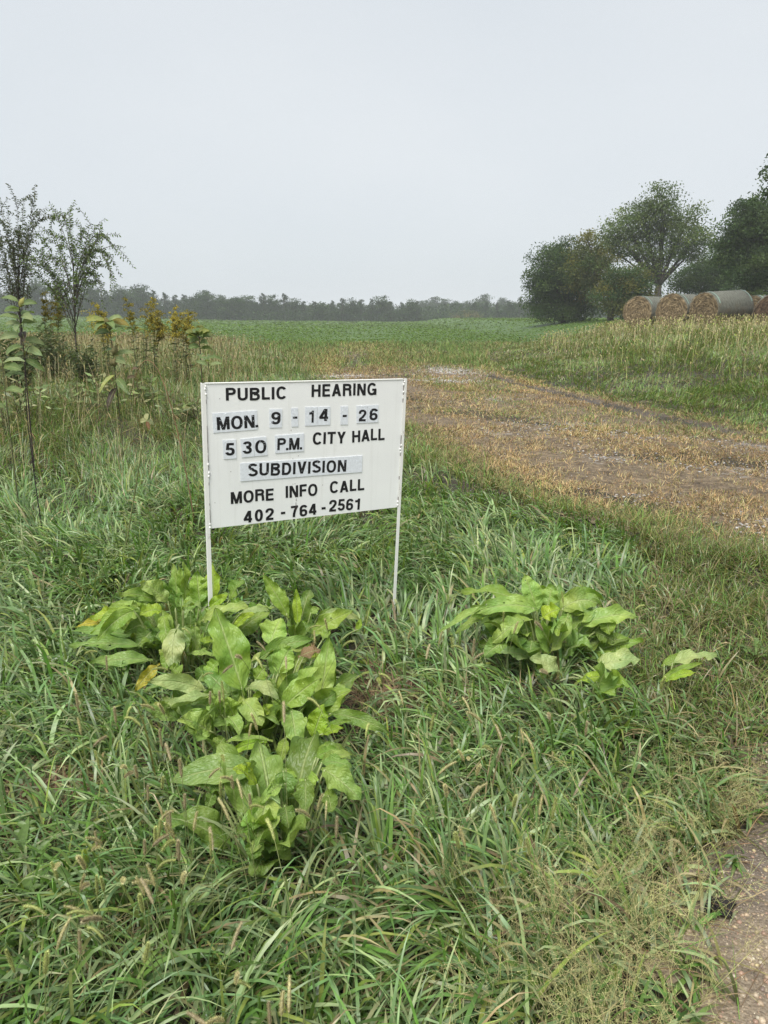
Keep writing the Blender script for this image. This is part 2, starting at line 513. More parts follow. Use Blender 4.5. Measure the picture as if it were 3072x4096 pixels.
# ------------------------------------------------------------------ blades
def blades(pos, L, W, az, th0, th1, col, K=5, twist=0.0, tip=None, tipmix=0.0, pw=1.0, prof=0):
    n = len(pos)
    t = np.linspace(0, 1, K + 1)[None]
    th = th0[:, None] + (th1 - th0)[:, None] * t ** (pw[:, None] if np.ndim(pw) else pw)
    thm = 0.5 * (th[:, 1:] + th[:, :-1])
    dl = (L / K)[:, None]
    h = np.concatenate([np.zeros((n, 1)), np.cumsum(np.sin(thm) * dl, 1)], 1)
    z = np.concatenate([np.zeros((n, 1)), np.cumsum(np.cos(thm) * dl, 1)], 1)
    ca, sa = np.cos(az)[:, None], np.sin(az)[:, None]
    P = np.stack([pos[:, 0:1] + ca * h, pos[:, 1:2] + sa * h, pos[:, 2:3] + z], -1)
    tw = (np.zeros(n) + twist)[:, None] * (0.3 + 0.7 * t)
    sx, sy = -sa, ca
    nx, ny, nz_ = ca * np.cos(th), sa * np.cos(th), -np.sin(th)
    S = np.stack([np.cos(tw) * sx + np.sin(tw) * nx, np.cos(tw) * sy + np.sin(tw) * ny, np.sin(tw) * nz_], -1)
    if prof == 0: w = (0.65 + 0.35 * np.minimum(1, t * 3)) * (1 - t ** 3.2) + 0.02
    else: w = 1 - 0.6 * t
    S = S * (w * 0.5)[..., None] * W[:, None, None]
    v = np.stack([P - S, P + S], 2).reshape(-1, 3)
    b = (np.arange(n) * 2 * (K + 1))[:, None]
    k = np.arange(K)[None] * 2
    f = np.stack([b + k, b + k + 1, b + k + 3, b + k + 2], -1).reshape(-1, 4)
    c = np.repeat(col[:, None], K + 1, 1)
    if tip is not None:
        tm = (np.zeros(n) + tipmix)[:, None, None] * (t ** 3)[..., None]
        c = c * (1 - tm) + np.asarray(tip) * tm
    c = np.repeat(c[:, :, None], 2, 2).reshape(-1, 3)
    return v, f, c

def join(parts):
    v = np.concatenate([p[0] for p in parts]); c = np.concatenate([p[2] for p in parts])
    o = 0; fs = []
    for p in parts: fs.append(p[1] + o); o += len(p[0])
    return v, np.concatenate(fs), c

def wedge_points(rs, y0, y1, dens, xm=1.2, slope=0.63):
    wmax = slope * y1 + xm
    n = int((y1 - y0) * 2 * wmax * dens)
    x = rs.uniform(-wmax, wmax, n); y = rs.uniform(y0, y1, n)
    k = np.abs(x) < slope * y + xm
    return x[k], y[k]

BARE = [(G(1560, 2720)[0], G(1560, 2720)[1], .2, .2), (G(180, 3080)[0], G(180, 3080)[1], .2, .16), (G(60, 3180)[0], G(60, 3180)[1], .12, .1)]
DOCKS = [(-.72, 3.12, .42, .26), (-.42, 2.5, .42, .34), (-.3, 2.02, .25, .2), (-.2, 3.15, .3, .15), (.72, 3.15, .34, .2), (.8, 2.75, .3, .12), (1.25, 2.75, .15, .1)]
def bump_at(lst, x, y):
    s = 0
    for a, b, rx, ry in lst: s = np.maximum(s, np.exp(-((x - a) / rx) ** 2 - ((y - b) / ry) ** 2))
    return s

GREEN = np.array([0.115, 0.218, 0.042]); BLUEG = np.array([0.126, 0.215, 0.078]); YELG = np.array([0.205, 0.270, 0.058])
OLIVE = np.array([0.165, 0.175, 0.055]); TAN = np.array([0.30, 0.25, 0.125]); BROWN = np.array([0.15, 0.108, 0.058]); STRAW = np.array([0.37, 0.33, 0.18])
RUST = np.array([0.19, 0.12, 0.06])
PALE = np.array([0.29, 0.37, 0.17])

def pick(rs, n, table):
    w = np.array([a for a, _ in table]); w = w / w.sum()
    idx = rs.choice(len(table), n, p=w)
    c = np.array([b for _, b in table])[idx]
    return c * rs.uniform(0.62, 1.4, (n, 1)) * rs.uniform(0.92, 1.08, (n, 3))

def zones(x, y):
    r = roadness(x, y); dl = ledge(y) - x; dr = x - redge(y)
    road = r > -0.02
    drive = (dl < 0) & (dr < 0) & (y < 39) & ~road
    fieldz = on_field(x, y - 1.6 - .8 * wav(x, y, 1.2, 2))
    return r, dl, dr, road, drive, fieldz

def make_grass():
    rs = np.random.RandomState(11)
    parts, dry = [], []
    bands = [(0.85, 2.4, 4300, 7), (2.4, 4.5, 3000, 6), (4.5, 8, 2000, 5), (8, 14, 1350, 4), (14, 25, 480, 4), (25, 48, 190, 3)]
    for y0, y1, dens, K in bands:
        x, y = wedge_points(rs, y0, y1, dens)
        # gather blades into tufts
        tx = np.round(x / .09) * .09; ty = np.round(y / .09) * .09
        hsh = np.sin(tx * 127.1 + ty * 311.7) * 43758.5; hsh -= np.floor(hsh)
        hs2 = np.sin(tx * 269.5 + ty * 183.3) * 43758.5; hs2 -= np.floor(hs2)
        if y1 < 9:
            pull = .45
            x = x + pull * (tx + (hsh - .5) * .08 - x); y = y + pull * (ty + (hs2 - .5) * .08 - y)
        r, dl, dr, road, drive, fieldz = zones(x, y)
        d = np.hypot(x, y)
        keep = ~road & ~drive & ~fieldz
        patch = wav(x, y, 1.1, 2)
        # worn strip along the road and the driveway is thinner
        keep &= rs.uniform(size=len(x)) < np.clip(0.25 + (-r) * 2.2, 0, 1)
        edge = np.maximum(dl, dr)
        keep &= rs.uniform(size=len(x)) < np.clip(0.45 + edge * 0.8, 0, 1)
        keep &= rs.uniform(size=len(x)) > 0.93 * bump_at(BARE, x, y)
        keep &= rs.uniform(size=len(x)) > 0.55 * bump_at(DOCKS, x, y)
        keep &= rs.uniform(size=len(x)) < np.where(y > 5, np.clip(.8 + .7 * wav(x, y, .45, 3), .2, 1), 1)
        # dark gaps between tufts
        keep &= rs.uniform(size=len(x)) < np.clip(0.54 + 1.1 * (hsh - 0.3) + .3 * ss(.25, 1.1, dl) * (1 - ss(5.2, 8.5, y)), 0.08, 1)
        x, y, r, dl, dr, d, patch, hsh, hs2 = [a[keep] for a in (x, y, r, dl, dr, d, patch, hsh, hs2)]
        n = len(x)
        leftv = dl > 0
        bank = dr > 0
        tall = ss(1.0, 3.5, dl) * ss(5.5, 9.0, y)
        lush = ss(0.25, 1.1, dl) * (1 - ss(5.2, 8.5, y))
        front = 1 - ss(1.6, 2.6, y)
        rightdry = ss(0.0, 1.0, x - 0.25 * y) * (1 - ss(0.1, .55, -r))     # wispy strip by the road
        mown = ss(.33, .43, x / y + .03 * wav(x, y, .5, 1)) * ss(2.2, 2.9, y) * (dl > 0)
        L = rs.uniform(.12, .29, n) * (1 + .25 * lush + 0.35 * tall) * (0.65 + 0.5 * hs2)
        L = np.where(bank, rs.uniform(.14, .36, n) * (0.55 + .55 * ss(2.0, 6, dr)) , L)
        L *= 1 - .5 * np.clip(mown, 0, 1)
        L *= 1 - .5 * np.clip(bump_at(DOCKS, x, y) * 1.2, 0, 1)
        L *= np.clip(.35 + .75 * np.maximum(dl, dr), .35, 1)
        L *= np.clip(.5 + 1.2 * (-r), .45, 1)
        az0 = 2.4 * wav(x, y, 1.0, 0) + 1.0 * wav(x, y, .35, 1) + 3.6 + np.where(bank, 1.2, 0)
        az = az0 + rs.normal(0, .75 - .25 * lush + .5 * (1 - ss(2.2, 3.2, y)), n) + (hsh - .5) * 2.4
        th0 = np.abs(rs.normal(.18, .22, n)) + .15 * lush + tall * np.abs(rs.normal(0, .3, n))
        th1 = th0 + np.abs(rs.normal(1.2 + .75 * lush - .25 * tall, .55, n))
        wide = (rs.uniform(size=n) < .16) & (y < 6)
        L = np.where(wide, L * .8, L)
        W = np.maximum((rs.uniform(.0048, .0125, n) + wide * rs.uniform(.002, .008, n)) * (1 - .35 * tall) * (1 - .35 * np.clip(mown, 0, 1)) * (1 + .3 * lush * ss(2.3, 3.2, y)), d * 0.00075)
        c = pick(rs, n, [(5, GREEN), (2.2, BLUEG), (2.2, YELG), (.6, OLIVE), (1.1, PALE)])
        cb = pick(rs, n, [(3, BLUEG * 1.15), (2, GREEN), (.5, YELG), (2.6, PALE)])
        m = rs.uniform(size=n) < .75 * lush; c[m] = cb[m]
        ct = pick(rs, n, [(4.6, GREEN * .95), (2.0, OLIVE), (.2, BROWN), (1.0, TAN), (1.2, YELG * .9), (1.8, PALE * .95), (1.6, BLUEG), (.6, STRAW * .8)])
        m = rs.uniform(size=n) < np.clip(.75 + .3 * patch, .3, .95) * tall; c[m] = ct[m]
        cm = pick(rs, n, [(3, OLIVE), (2.5, GREEN), (1.2, TAN), (.6, BROWN)])
        m = rs.uniform(size=n) < np.clip(mown + rightdry * .5 + (1 - ss(.0, .9, np.maximum(dl, dr))) * .8 * (y > 4.5), 0, .85); c[m] = cm[m]
        bg_ = pick(rs, n, [(4, GREEN * 1.05), (3, YELG), (1.2, OLIVE)])
        m = bank; c[m] = bg_[m]
        bt = pick(rs, n, [(2.2, STRAW), (2, TAN), (2.2, OLIVE), (1.2, YELG)])
        m = bank & (rs.uniform(size=n) < np.clip(.02 + .38 * ss(3.0, 7.5, dr) + .4 * ss(19, 28, y) + .2 * patch, 0, .75)); c[m] = bt[m]
        # a few dead blades everywhere
        dd = pick(rs, n, [(3, TAN), (2, STRAW), (1, BROWN)])
        m = rs.uniform(size=n) < .03 + .07 * front * (x > -.2); c[m] = dd[m]
        lowk = np.clip(.75 + .3 * hs2, .7, 1.05)[:, None]
        pos = np.stack([x, y, terrain(x, y) - .01], -1)
        parts.append(blades(pos, L, W, az, th0, th1, c * lowk, K, rs.normal(0, .5, n), TAN, np.where(rs.uniform(size=n) < .12, .8, 0), np.where(rs.uniform(size=n) < .14, rs.uniform(3, 8, n), rs.uniform(.6, 1.3, n))))
        # close-cropped grass right of the lone broad-leaved plant
        if 2 < y1 < 9:
            xm_, ym_ = wedge_points(rs, y0, y1, 7000 if y1 < 5 else 3500)
            r2, dl2, dr2, road2, dv2, fz2 = zones(xm_, ym_)
            mo = ss(.30, .40, xm_ / ym_ + .03 * wav(xm_, ym_, .5, 1)) * ss(2.0, 2.7, ym_) * (dl2 > -.3) * (r2 < -.08)
            k3 = rs.uniform(size=len(xm_)) < mo * np.clip(.75 + .5 * wav(xm_, ym_, .4, 2), .3, 1)
            xm_, ym_ = xm_[k3], ym_[k3]; n3 = len(xm_)
            t3 = np.abs(rs.normal(.5, .35, n3))
            parts.append(blades(np.stack([xm_, ym_, terrain(xm_, ym_) - .005], -1), rs.uniform(.06, .17, n3), rs.uniform(.0022, .0052, n3), rs.uniform(0, 6.28, n3), t3, t3 + np.abs(rs.normal(.8, .4, n3)),
                                pick(rs, n3, [(3, GREEN * .95), (2.6, OLIVE), (1.3, YELG * .9), (1.2, TAN * .9), (.5, BROWN)]), 4, rs.normal(0, .5, n3)))
        # low litter: dead matted blades close to the soil
        k2 = rs.uniform(size=n) < .22
        nn = int(k2.sum())
        p2 = pos[k2] + np.stack([rs.normal(0, .04, nn), rs.normal(0, .04, nn), np.zeros(nn) + .012], -1)
        dry.append(blades(p2, rs.uniform(.08, .26, nn), np.maximum(rs.uniform(.002, .0045, nn), d[k2] * .0008), rs.uniform(0, 6.28, nn), rs.uniform(.9, 1.35, nn), rs.uniform(1.3, 1.75, nn),
                          pick(rs, nn, [(1.6, BROWN), (1.6, TAN * .8), (1.4, OLIVE * .8), (.2, RUST * .8)]), 3, rs.normal(0, .6, nn)))
    v, f, c = join(parts)
    tag(link('grass', np_mesh('grass', v, [f], c), M['grass']), None, None, kind='stuff')
    # beads of dew sitting on the blades
    idx = np.where((v[:, 1] > 1.2) & (v[:, 1] < 7.5) & (c[:, 1] > c[:, 0] * 1.15))[0]
    idx = rs.choice(idx, 60000, replace=False)
    p = v[idx]; hz = p[:, 2] - terrain(p[:, 0], p[:, 1])
    w = (hz > .09) & (rs.uniform(size=len(p)) < np.clip(.12 + .55 * wav(p[:, 0], p[:, 1], .5, 4) + .25 * ss(2.2, 3.5, p[:, 1]) * ss(.3, 1.2, ledge(p[:, 1]) - p[:, 0]), 0, 1))
    p = p[w][:16000]; n = len(p)
    r_ = rs.uniform(.0007, .0017, n) * np.clip(p[:, 1] / 2.4, .8, 1.5)
    octa = np.array([(1, 0, 0), (0, 1, 0), (-1, 0, 0), (0, -1, 0), (0, 0, 1), (0, 0, -1)], float)
    fo = np.array([(0, 1, 4), (1, 2, 4), (2, 3, 4), (3, 0, 4), (1, 0, 5), (2, 1, 5), (3, 2, 5), (0, 3, 5)])
    vd = (p[:, None] + np.array([0, 0, .0008]) + octa[None] * r_[:, None, None]).reshape(-1, 3)
    fd_ = (fo[None] + (np.arange(n) * 6)[:, None, None]).reshape(-1, 3)
    m_, nn_, ll_, oo_ = mat_base('dew')
    pb = nn_.new('ShaderNodeBsdfPrincipled'); pb.inputs['Base Color'].default_value = (.72, .78, .78, 1); pb.inputs['Roughness'].default_value = .08
    ll_.new(pb.outputs[0], oo_.inputs['Surface'])
    tag(link('dew_drops', np_mesh('dew_drops', vd, [fd_], None), m_), None, None, kind='stuff')
    for a_, b_, rx, ry in BARE:
        nn = int(30000 * rx * ry); xx = rs.normal(a_, rx * .75, nn); yy = rs.normal(b_, ry * .75, nn)
        dry.append(blades(np.stack([xx, yy, terrain(xx, yy) + .01], -1), rs.uniform(.05, .18, nn), rs.uniform(.0016, .0034, nn), rs.uniform(0, 6.28, nn), rs.uniform(.9, 1.4, nn), rs.uniform(1.3, 1.75, nn),
                          pick(rs, nn, [(3, np.array([.20, .125, .075])), (2, BROWN), (.8, TAN)]), 3, rs.normal(0, .6, nn)))
    v, f, c = join(dry)
    tag(link('dead_grass', np_mesh('dead_grass', v, [f], c), M['dry']), None, None, kind='stuff')

def make_stems():
    # thin upright stalks: dry ones in the tall left bank, the right bank and along the driveway
    rs = np.random.RandomState(21)
    parts, heads = [], []
    for y0, y1, dens in [(3, 6, 60), (6, 12, 85), (12, 20, 45), (20, 48, 22)]:
        x, y = wedge_points(rs, y0, y1, dens)
        r, dl, dr, road, drive, fieldz = zones(x, y)
        p = np.where(dl > 0, .7 * ss(1.0, 3.5, dl) * ss(5, 8, y) + .25 * ss(11, 16, y) * ss(0, .7, dl), 0)
        p = np.where(dr > 0, .2 * ss(.8, 3, dr) + .7 * ss(3.5, 7, dr), p)
        keep = ~road & ~drive & ~fieldz & (rs.uniform(size=len(x)) < p)
        x, y, dl, dr = x[keep], y[keep], dl[keep], dr[keep]
        n = len(x); d = np.hypot(x, y)
        L = rs.uniform(.3, .62, n) * np.where(dr > 0, 1.0, 1.05)
        az = rs.uniform(0, 6.28, n); th0 = np.abs(rs.normal(.12, .12, n)); th1 = th0 + np.abs(rs.normal(.35, .25, n))
        c = np.where((dr > 0)[:, None], pick(rs, n, [(3, STRAW), (2, TAN), (2, YELG)]), pick(rs, n, [(2, TAN), (.3, BROWN), (1.8, OLIVE * 1.2), (2.0, STRAW)]))
        pos = np.stack([x, y, terrain(x, y)], -1)
        W = np.maximum(.0018, d * .00055)
        parts.append(blades(pos, L, W, az, th0, th1, c, 4, 0.0, prof=1))
        hp = rs.uniform(size=n) < np.where(dr > 0, .9, .4)
        # seed heads on the stalk ends
        t1 = th1
        thm = [th0 + (th1 - th0) * (k + .5) / 4 for k in range(4)]
        hh = sum(np.sin(t) for t in thm) * L / 4; zz = sum(np.cos(t) for t in thm) * L / 4
        tipp = pos + np.stack([np.cos(az) * hh, np.sin(az) * hh, zz], -1)
        heads.append((tipp[hp], az[hp], t1[hp], d[hp], dr[hp] > 0))
    v, f, c = join(parts)
    tag(link('grass_stalks', np_mesh('grass_stalks', v, [f], c), M['dry']), None, None, kind='stuff')
    parts = []
    for tp, az, th, d, bank in heads:
        n = len(tp)
        for rot in (0.0, 1.57):
            Lh = rs.uniform(.045, .085, n)
            parts.append(spindles(tp, Lh, np.maximum(.009, d * .0011), az, th, rot, np.where(bank[:, None], pick(rs, n, [(3, STRAW * 1.05), (2, TAN * 1.05), (1, YELG * 1.5)]), pick(rs, n, [(2, TAN), (1, BROWN * 1.3), (1, STRAW * .9)]))))
    v, f, c = join(parts)
    tag(link('foxtail_heads', np_mesh('foxtail_heads', v, [f], c), M['seed']), None, None, kind='stuff')

def spindles(p, L, W, az, th, rot, c):
    # small seed heads: crossed spindle blades
    n = len(p); K = 4
    v, f, cc = blades(p, L, W, az, th, th + .5, c, K, rot)
    v = v.reshape(n, K + 1, 2, 3)
    mid = v.mean(2, keepdims=True)
    prof = np.array([.35, .95, 1.0, .85, .25])[None, :, None, None]
    base = np.array([.6, 1, .85, .55, .02])[None, :, None, None]
    v = mid + (v - mid) * prof / np.maximum(base, .25)
    return v.reshape(-1, 3), f, cc

def make_turf():
    # short worn grass on the driveway
    rs = np.random.RandomState(31)
    parts = []
    for y0, y1, dens, K in [(2.6, 6, 6500, 3), (6, 10, 4400, 3), (10, 18, 1900, 2), (18, 28, 800, 2), (28, 43, 330, 2)]:
        x, y = wedge_points(rs, y0, y1, dens, xm=.6, slope=.6)
        r, dl, dr, road, drive, fieldz = zones(x, y)
        j = 0.35 * wav(x, y, .6, 3)
        keep = (dl < .45 + j) & (dr < .3 + j * .6) & (y < 43) & (r < -.05)
        keep &= rs.uniform(size=len(x)) > np.where(y > 15, .98, .75) * gravelness(x, y) ** .6 * (0.6 + .4 * np.sin(x * 9) * np.sin(y * 7))
        keep &= rs.uniform(size=len(x)) > .9 * mudness(x, y)
        sx_ = (x - ledge(y)) / (redge(y) - ledge(y)); rut = (np.exp(-((sx_ - .3) / .07) ** 2) + np.exp(-((sx_ - .72) / .07) ** 2)) * ss(5, 8, y)
        keep &= rs.uniform(size=len(x)) > .55 * rut
        keep &= rs.uniform(size=len(x)) < np.clip(.85 + .45 * wav(x, y, .5, 4), .35, 1)
        x, y, dl, dr, r = x[keep], y[keep], dl[keep], dr[keep], r[keep]
        tx = np.round(x / .13); ty = np.round(y / .13); hs = np.sin(tx * 127.1 + ty * 311.7) * 43758.5; hs -= np.floor(hs)
        n = len(x); d = np.hypot(x, y)
        green = np.clip(.5 * wav(x, y, 1.6, 1) + .25 * wav(x, y, .5, 2), 0, 1)
        green = np.maximum(green, .5 * np.exp(-(((x - ledge(y)) / (redge(y) - ledge(y)) - .5) / .1) ** 2) * ss(9, 13, y)); green = np.maximum(green, .8 * ss(-.5, .3, dl)); green = np.maximum(green, .6 * ss(-.25, .2, dr))
        green = np.maximum(green, .85 * bump_at([(1.9, 5.1, .5, .5), (2.2, 12.6, .35, .5), (3.9, 5.6, .4, .3), (2.4, 16.5, .35, 2.5), (-.9, 24, .9, 3)], x, y))
        green = np.maximum(green, np.clip(.5 * ss(19, 24, y) + .35 * ss(28, 36, y) + .45 * wav(x, y, 1.7, 5) * ss(17, 23, y), 0, .95))
        tone = (1 + .28 * wav(x, y, 1.1, 4) + .5 * (hs - .5))[:, None] * np.where((wav(x, y, .8, 2) > .1)[:, None], np.array([.90, .81, .72]), np.array([1.0, .94, .86]))
        c = tone * pick(rs, n, [(3, np.array([.36, .265, .14])), (2.2, np.array([.25, .165, .085])), (2.4, STRAW * 1.05), (1.1, OLIVE)])
        cg = pick(rs, n, [(2.5, OLIVE), (2, GREEN), (1, TAN), (.8, YELG)])
        m = rs.uniform(size=n) < green; c[m] = cg[m]
        L = rs.uniform(.025, .075, n) * (.55 + 1.0 * hs ** 1.5) * (1 + 1.1 * green) * (1 + 1.1 * ss(17, 26, y))
        th0 = np.abs(rs.normal(.85, .4, n)); th1 = th0 + np.abs(rs.normal(.5, .35, n))
        pos = np.stack([x, y, terrain(x, y) + .004], -1)
        far = ss(18, 26, y)[:, None]; c = c * (1 - far) + c * np.array([.72, .84, .7]) * far
        parts.append(blades(pos, L, np.maximum(rs.uniform(.0014, .003, n), d * .00062), rs.uniform(0, 6.28, n), th0, th1, c, K, rs.normal(0, .6, n)))
    # strip of dead grass and runners creeping from the verge on to the road
    x, y = wedge_points(rs, .8, 4.5, 2600, xm=.6)
    r = roadness(x, y)
    keep = (r > -.32) & (r < .05) & (rs.uniform(size=len(x)) < np.clip(.6 - np.abs(r + .18) * 3.0, .0, 1))
    x, y = x[keep], y[keep]; n = len(x)
    pos = np.stack([x, y, terrain(x, y) + .012], -1)
    parts.append(blades(pos, rs.uniform(.05, .2, n), rs.uniform(.0012, .0035, n), rs.normal(-.6, 1.1, n), rs.uniform(.5, 1.4, n), rs.uniform(1.2, 1.75, n),
                        pick(rs, n, [(2, TAN), (1.5, BROWN), (1.2, OLIVE), (1, GREEN), (.8, RUST)]), 4, rs.normal(0, .6, n)))
    v, f, c = join(parts)
    tag(link('worn_turf', np_mesh('worn_turf', v, [f], c), M['dry']), None, None, kind='stuff')

def make_crop():
    rs = np.random.RandomState(41)
    vs_, cs_ = [], []
    for y0, y1, dens, s in [(39.5, 60, 34, .16), (60, 90, 10, .26), (90, 140, 3, .45), (140, 231, .8, .8)]:
        x, y = wedge_points(rs, y0, y1, dens, xm=4, slope=.62)
        k = on_field(x, y + rs.normal(0, .7, len(x))); x, y = x[k], y[k]; n = len(x)
        z = terrain(x, y) + .02 + rs.uniform(0, .30, n) * (.7 + .4 * wav(x, y, 3, 5))
        a = rs.uniform(0, 6.28, n); e = rs.uniform(-.9, .9, n); sz = s * rs.uniform(.5, 1.1, n)
        u = np.stack([np.cos(a), np.sin(a), .3 * e], -1) * sz[:, None]
        w = np.stack([-np.sin(a) * np.cos(e), np.cos(a) * np.cos(e), np.sin(e) + .25], -1) * (sz * .5)[:, None]
        p = np.stack([x, y, z], -1)
        vs_.append(np.stack([p - u * .5, p + w * .5, p + u * .5, p - w * .5], 1).reshape(-1, 3))
        col = np.array([.095, .155, .028]) * rs.uniform(.6, 1.4, (n, 1)) * rs.uniform(.9, 1.1, (n, 3)) * (1 + .15 * wav(x, y, 9, 2))[:, None]
        cs_.append(np.repeat(col, 4, 0))
    v = np.concatenate(vs_)
    tag(link('crop_foliage', np_mesh('crop_foliage', v, [np.arange(len(v)).reshape(-1, 4)], np.concatenate(cs_), False), M['leafy']), None, None, kind='stuff')

def rocks(name, pts, size, cols, seed, flat=.6):
    rs = np.random.RandomState(seed)
    # low-poly rounded stone, jittered per copy
    ico = np.array([(0, 0, 1), (.89, 0, .45), (.28, .85, .45), (-.72, .53, .45), (-.72, -.53, .45), (.28, -.85, .45), (.72, .53, -.45), (-.28, .85, -.45), (-.89, 0, -.45), (-.28, -.85, -.45), (.72, -.53, -.45), (0, 0, -1)])
    fa = np.array([(0, 1, 2), (0, 2, 3), (0, 3, 4), (0, 4, 5), (0, 5, 1), (1, 6, 2), (2, 7, 3), (3, 8, 4), (4, 9, 5), (5, 10, 1), (6, 7, 2), (7, 8, 3), (8, 9, 4), (9, 10, 5), (10, 6, 1), (11, 7, 6), (11, 8, 7), (11, 9, 8), (11, 10, 9), (11, 6, 10)])
    n = len(pts)
    v = ico[None] * rs.uniform(.75, 1.25, (n, 12, 1)) * (rs.uniform(.7, 1.2, (n, 1, 3)) * np.array([1, 1, flat]))
    a = rs.uniform(0, 6.28, n); ca, sa = np.cos(a)[:, None], np.sin(a)[:, None]
    v = np.stack([v[..., 0] * ca - v[..., 1] * sa, v[..., 0] * sa + v[..., 1] * ca, v[..., 2]], -1) * size[:, None, None] + pts[:, None]
    f = fa[None] + (np.arange(n) * 12)[:, None, None]
    c = np.repeat(cols, 12, 0)
    return tag(link(name, np_mesh(name, v.reshape(-1, 3), [f.reshape(-1, 3)], c, True), M['stone']), None, None, kind='stuff')

def make_gravel():
    rs = np.random.RandomState(51)
    P, S, C = [], [], []
    for a, b, rx, ry in GRAV:
        n = int(230 * rx * ry * (5 if b > 15 else 1)); x = rs.normal(a, rx * .55, n); y = rs.normal(b, ry * .55, n)
        s = rs.uniform(.006, .02, n) * (1.25 if b > 15 else 1)
        P.append(np.stack([x, y, terrain(x, y) + .008 + s * .2], -1)); S.append(s)
        C.append(np.array([.36, .345, .33]) * rs.uniform(.45, 1.2, (n, 1)) * (1.3 if b > 15 else 1))
    x = rs.uniform(.6, 6, 5200); y = rs.uniform(4.4, 20, 5200)
    k = (ledge(y) + .2 < x) & (redge(y) - .2 > x); x, y = x[k], y[k]; n = len(x); s = .003 + .015 * rs.uniform(size=n) ** 3
    P.append(np.stack([x, y, terrain(x, y) + .01], -1)); S.append(s); C.append(np.array([.34, .30, .26]) * rs.uniform(.35, 1.2, (n, 1)))
    rocks('driveway_gravel', np.concatenate(P), np.concatenate(S), np.concatenate(C), 5, .5)
    x = rs.uniform(.3, 3.2, 30000); y = rs.uniform(.7, 4, 30000); r = roadness(x, y)
    k = (r > -.12) & (r < 1.0) & (rs.uniform(size=len(x)) < np.clip(.35 + r, .08, .75)); x, y = x[k], y[k]; n = len(x)
    x2 = rs.uniform(.5, 1.7, 30000); y2 = rs.uniform(.8, 2.5, 30000); r2 = roadness(x2, y2); k = (r2 > -.1) & (rs.uniform(size=len(x2)) < np.clip(.45 + r2, .1, .9))
    x = np.concatenate([x, x2[k]]); y = np.concatenate([y, y2[k]]); n = len(x)
    s = .0013 + .007 * rs.uniform(size=n) ** 6 + .001 * rs.uniform(size=n)
    c = np.array([(.36, .27, .18), (.43, .35, .25), (.34, .22, .155), (.50, .44, .33), (.2, .15, .12), (.45, .37, .2)])[rs.choice(6, n, p=[.3, .22, .22, .1, .11, .05])] * rs.uniform(.7, 1.15, (n, 1))
    rocks('road_gravel', np.stack([x, y, terrain(x, y) + .012 + .02 * ss(0, .5, roadness(x, y)) + .008 * wav(x, y, .35, 2)], -1), s, c, 6, .7)

def make_clover():
    # low broad leaflets and creeping weeds between the grass blades
    rs = np.random.RandomState(91)
    x, y = wedge_points(rs, .9, 6, 200)
    r, dl, dr, road, drive, fieldz = zones(x, y)
    k = ~road & ~drive & (r < -.12) & (rs.uniform(size=len(x)) < np.clip(.25 + .9 * wav(x, y, .5, 5), 0, 1))
    x, y = x[k], y[k]; n = len(x)
    V, C = [], []
    for q in range(3):
        a = rs.uniform(0, 6.28, n); e = rs.uniform(-.2, .6, n); sz = rs.uniform(.012, .03, n)
        p = np.stack([x + rs.normal(0, .02, n), y + rs.normal(0, .02, n), terrain(x, y) + rs.uniform(.03, .14, n)], -1)
        u = np.stack([np.cos(a) * np.cos(e), np.sin(a) * np.cos(e), np.sin(e)], -1) * sz[:, None]
        w = np.stack([-np.sin(a), np.cos(a), rs.normal(0, .3, n)], -1) * (sz * rs.uniform(.14, .28, n))[:, None]
        V.append(np.stack([p, p + u * .3 + w, p + u * .7 + w * .9, p + u, p + u * .7 - w * .9, p + u * .3 - w], 1).reshape(-1, 3))
        C.append(np.repeat(np.array([.10, .17, .042]) * rs.uniform(.6, 1.35, (n, 1)), 6, 0))
    v = np.concatenate(V)
    tag(link('creeping_weeds', np_mesh('creeping_weeds', v, [np.arange(len(v)).reshape(-1, 6)], np.concatenate(C), False), M['weed']), None, None, kind='stuff')
make_clover()
make_grass(); make_stems(); make_turf(); make_crop(); make_gravel()

# ------------------------------------------------------------------ public notice sign
def paint_mat():
    m, n, l, out = mat_base('white_sign_paint')
    tc_ = n.new('ShaderNodeTexCoord'); oc = tc_.outputs['Object']
    a = N_noise(n, l, 3.0, 5, 0.6, oc)
    sp = N_noise(n, l, 70, 3, 0.8, oc)
    c = ramp(n, l, a.outputs['Fac'], [(0.3, (0.79, 0.805, 0.80)), (0.7, (0.85, 0.865, 0.855))]).outputs['Color']
    d = ramp(n, l, sp.outputs['Fac'], [(0.735, (0, 0, 0)), (0.77, (1, 1, 1))]).outputs['Color']
    c = mix(n, l, math_n(n, l, 'MULTIPLY', d, 0.6), c, (0.25, 0.22, 0.18))
    # faint drip marks running down the paint
    mpn = n.new('ShaderNodeMapping'); mpn.inputs['Scale'].default_value = (26, 1, 1.6); l.new(oc, mpn.inputs['Vector'])
    st = N_noise(n, l, 1.0, 4, 0.7, mpn.outputs[0])
    sf = ramp(n, l, st.outputs['Fac'], [(0.55, (0, 0, 0)), (0.85, (1, 1, 1))]).outputs['Color']
    c = mix(n, l, math_n(n, l, 'MULTIPLY', sf, 0.35), c, (0.52, 0.52, 0.48))
    p = n.new('ShaderNodeBsdfPrincipled'); l.new(c, p.inputs['Base Color']); p.inputs['Roughness'].default_value = 0.38
    bp = n.new('ShaderNodeBump'); bp.inputs['Strength'].default_value = 0.12; bp.inputs['Distance'].default_value = 0.004
    l.new(a.outputs['Fac'], bp.inputs['Height']); l.new(bp.outputs[0], p.inputs['Normal'])
    l.new(p.outputs[0], out.inputs['Surface'])
    return m
M['paint'] = paint_mat()

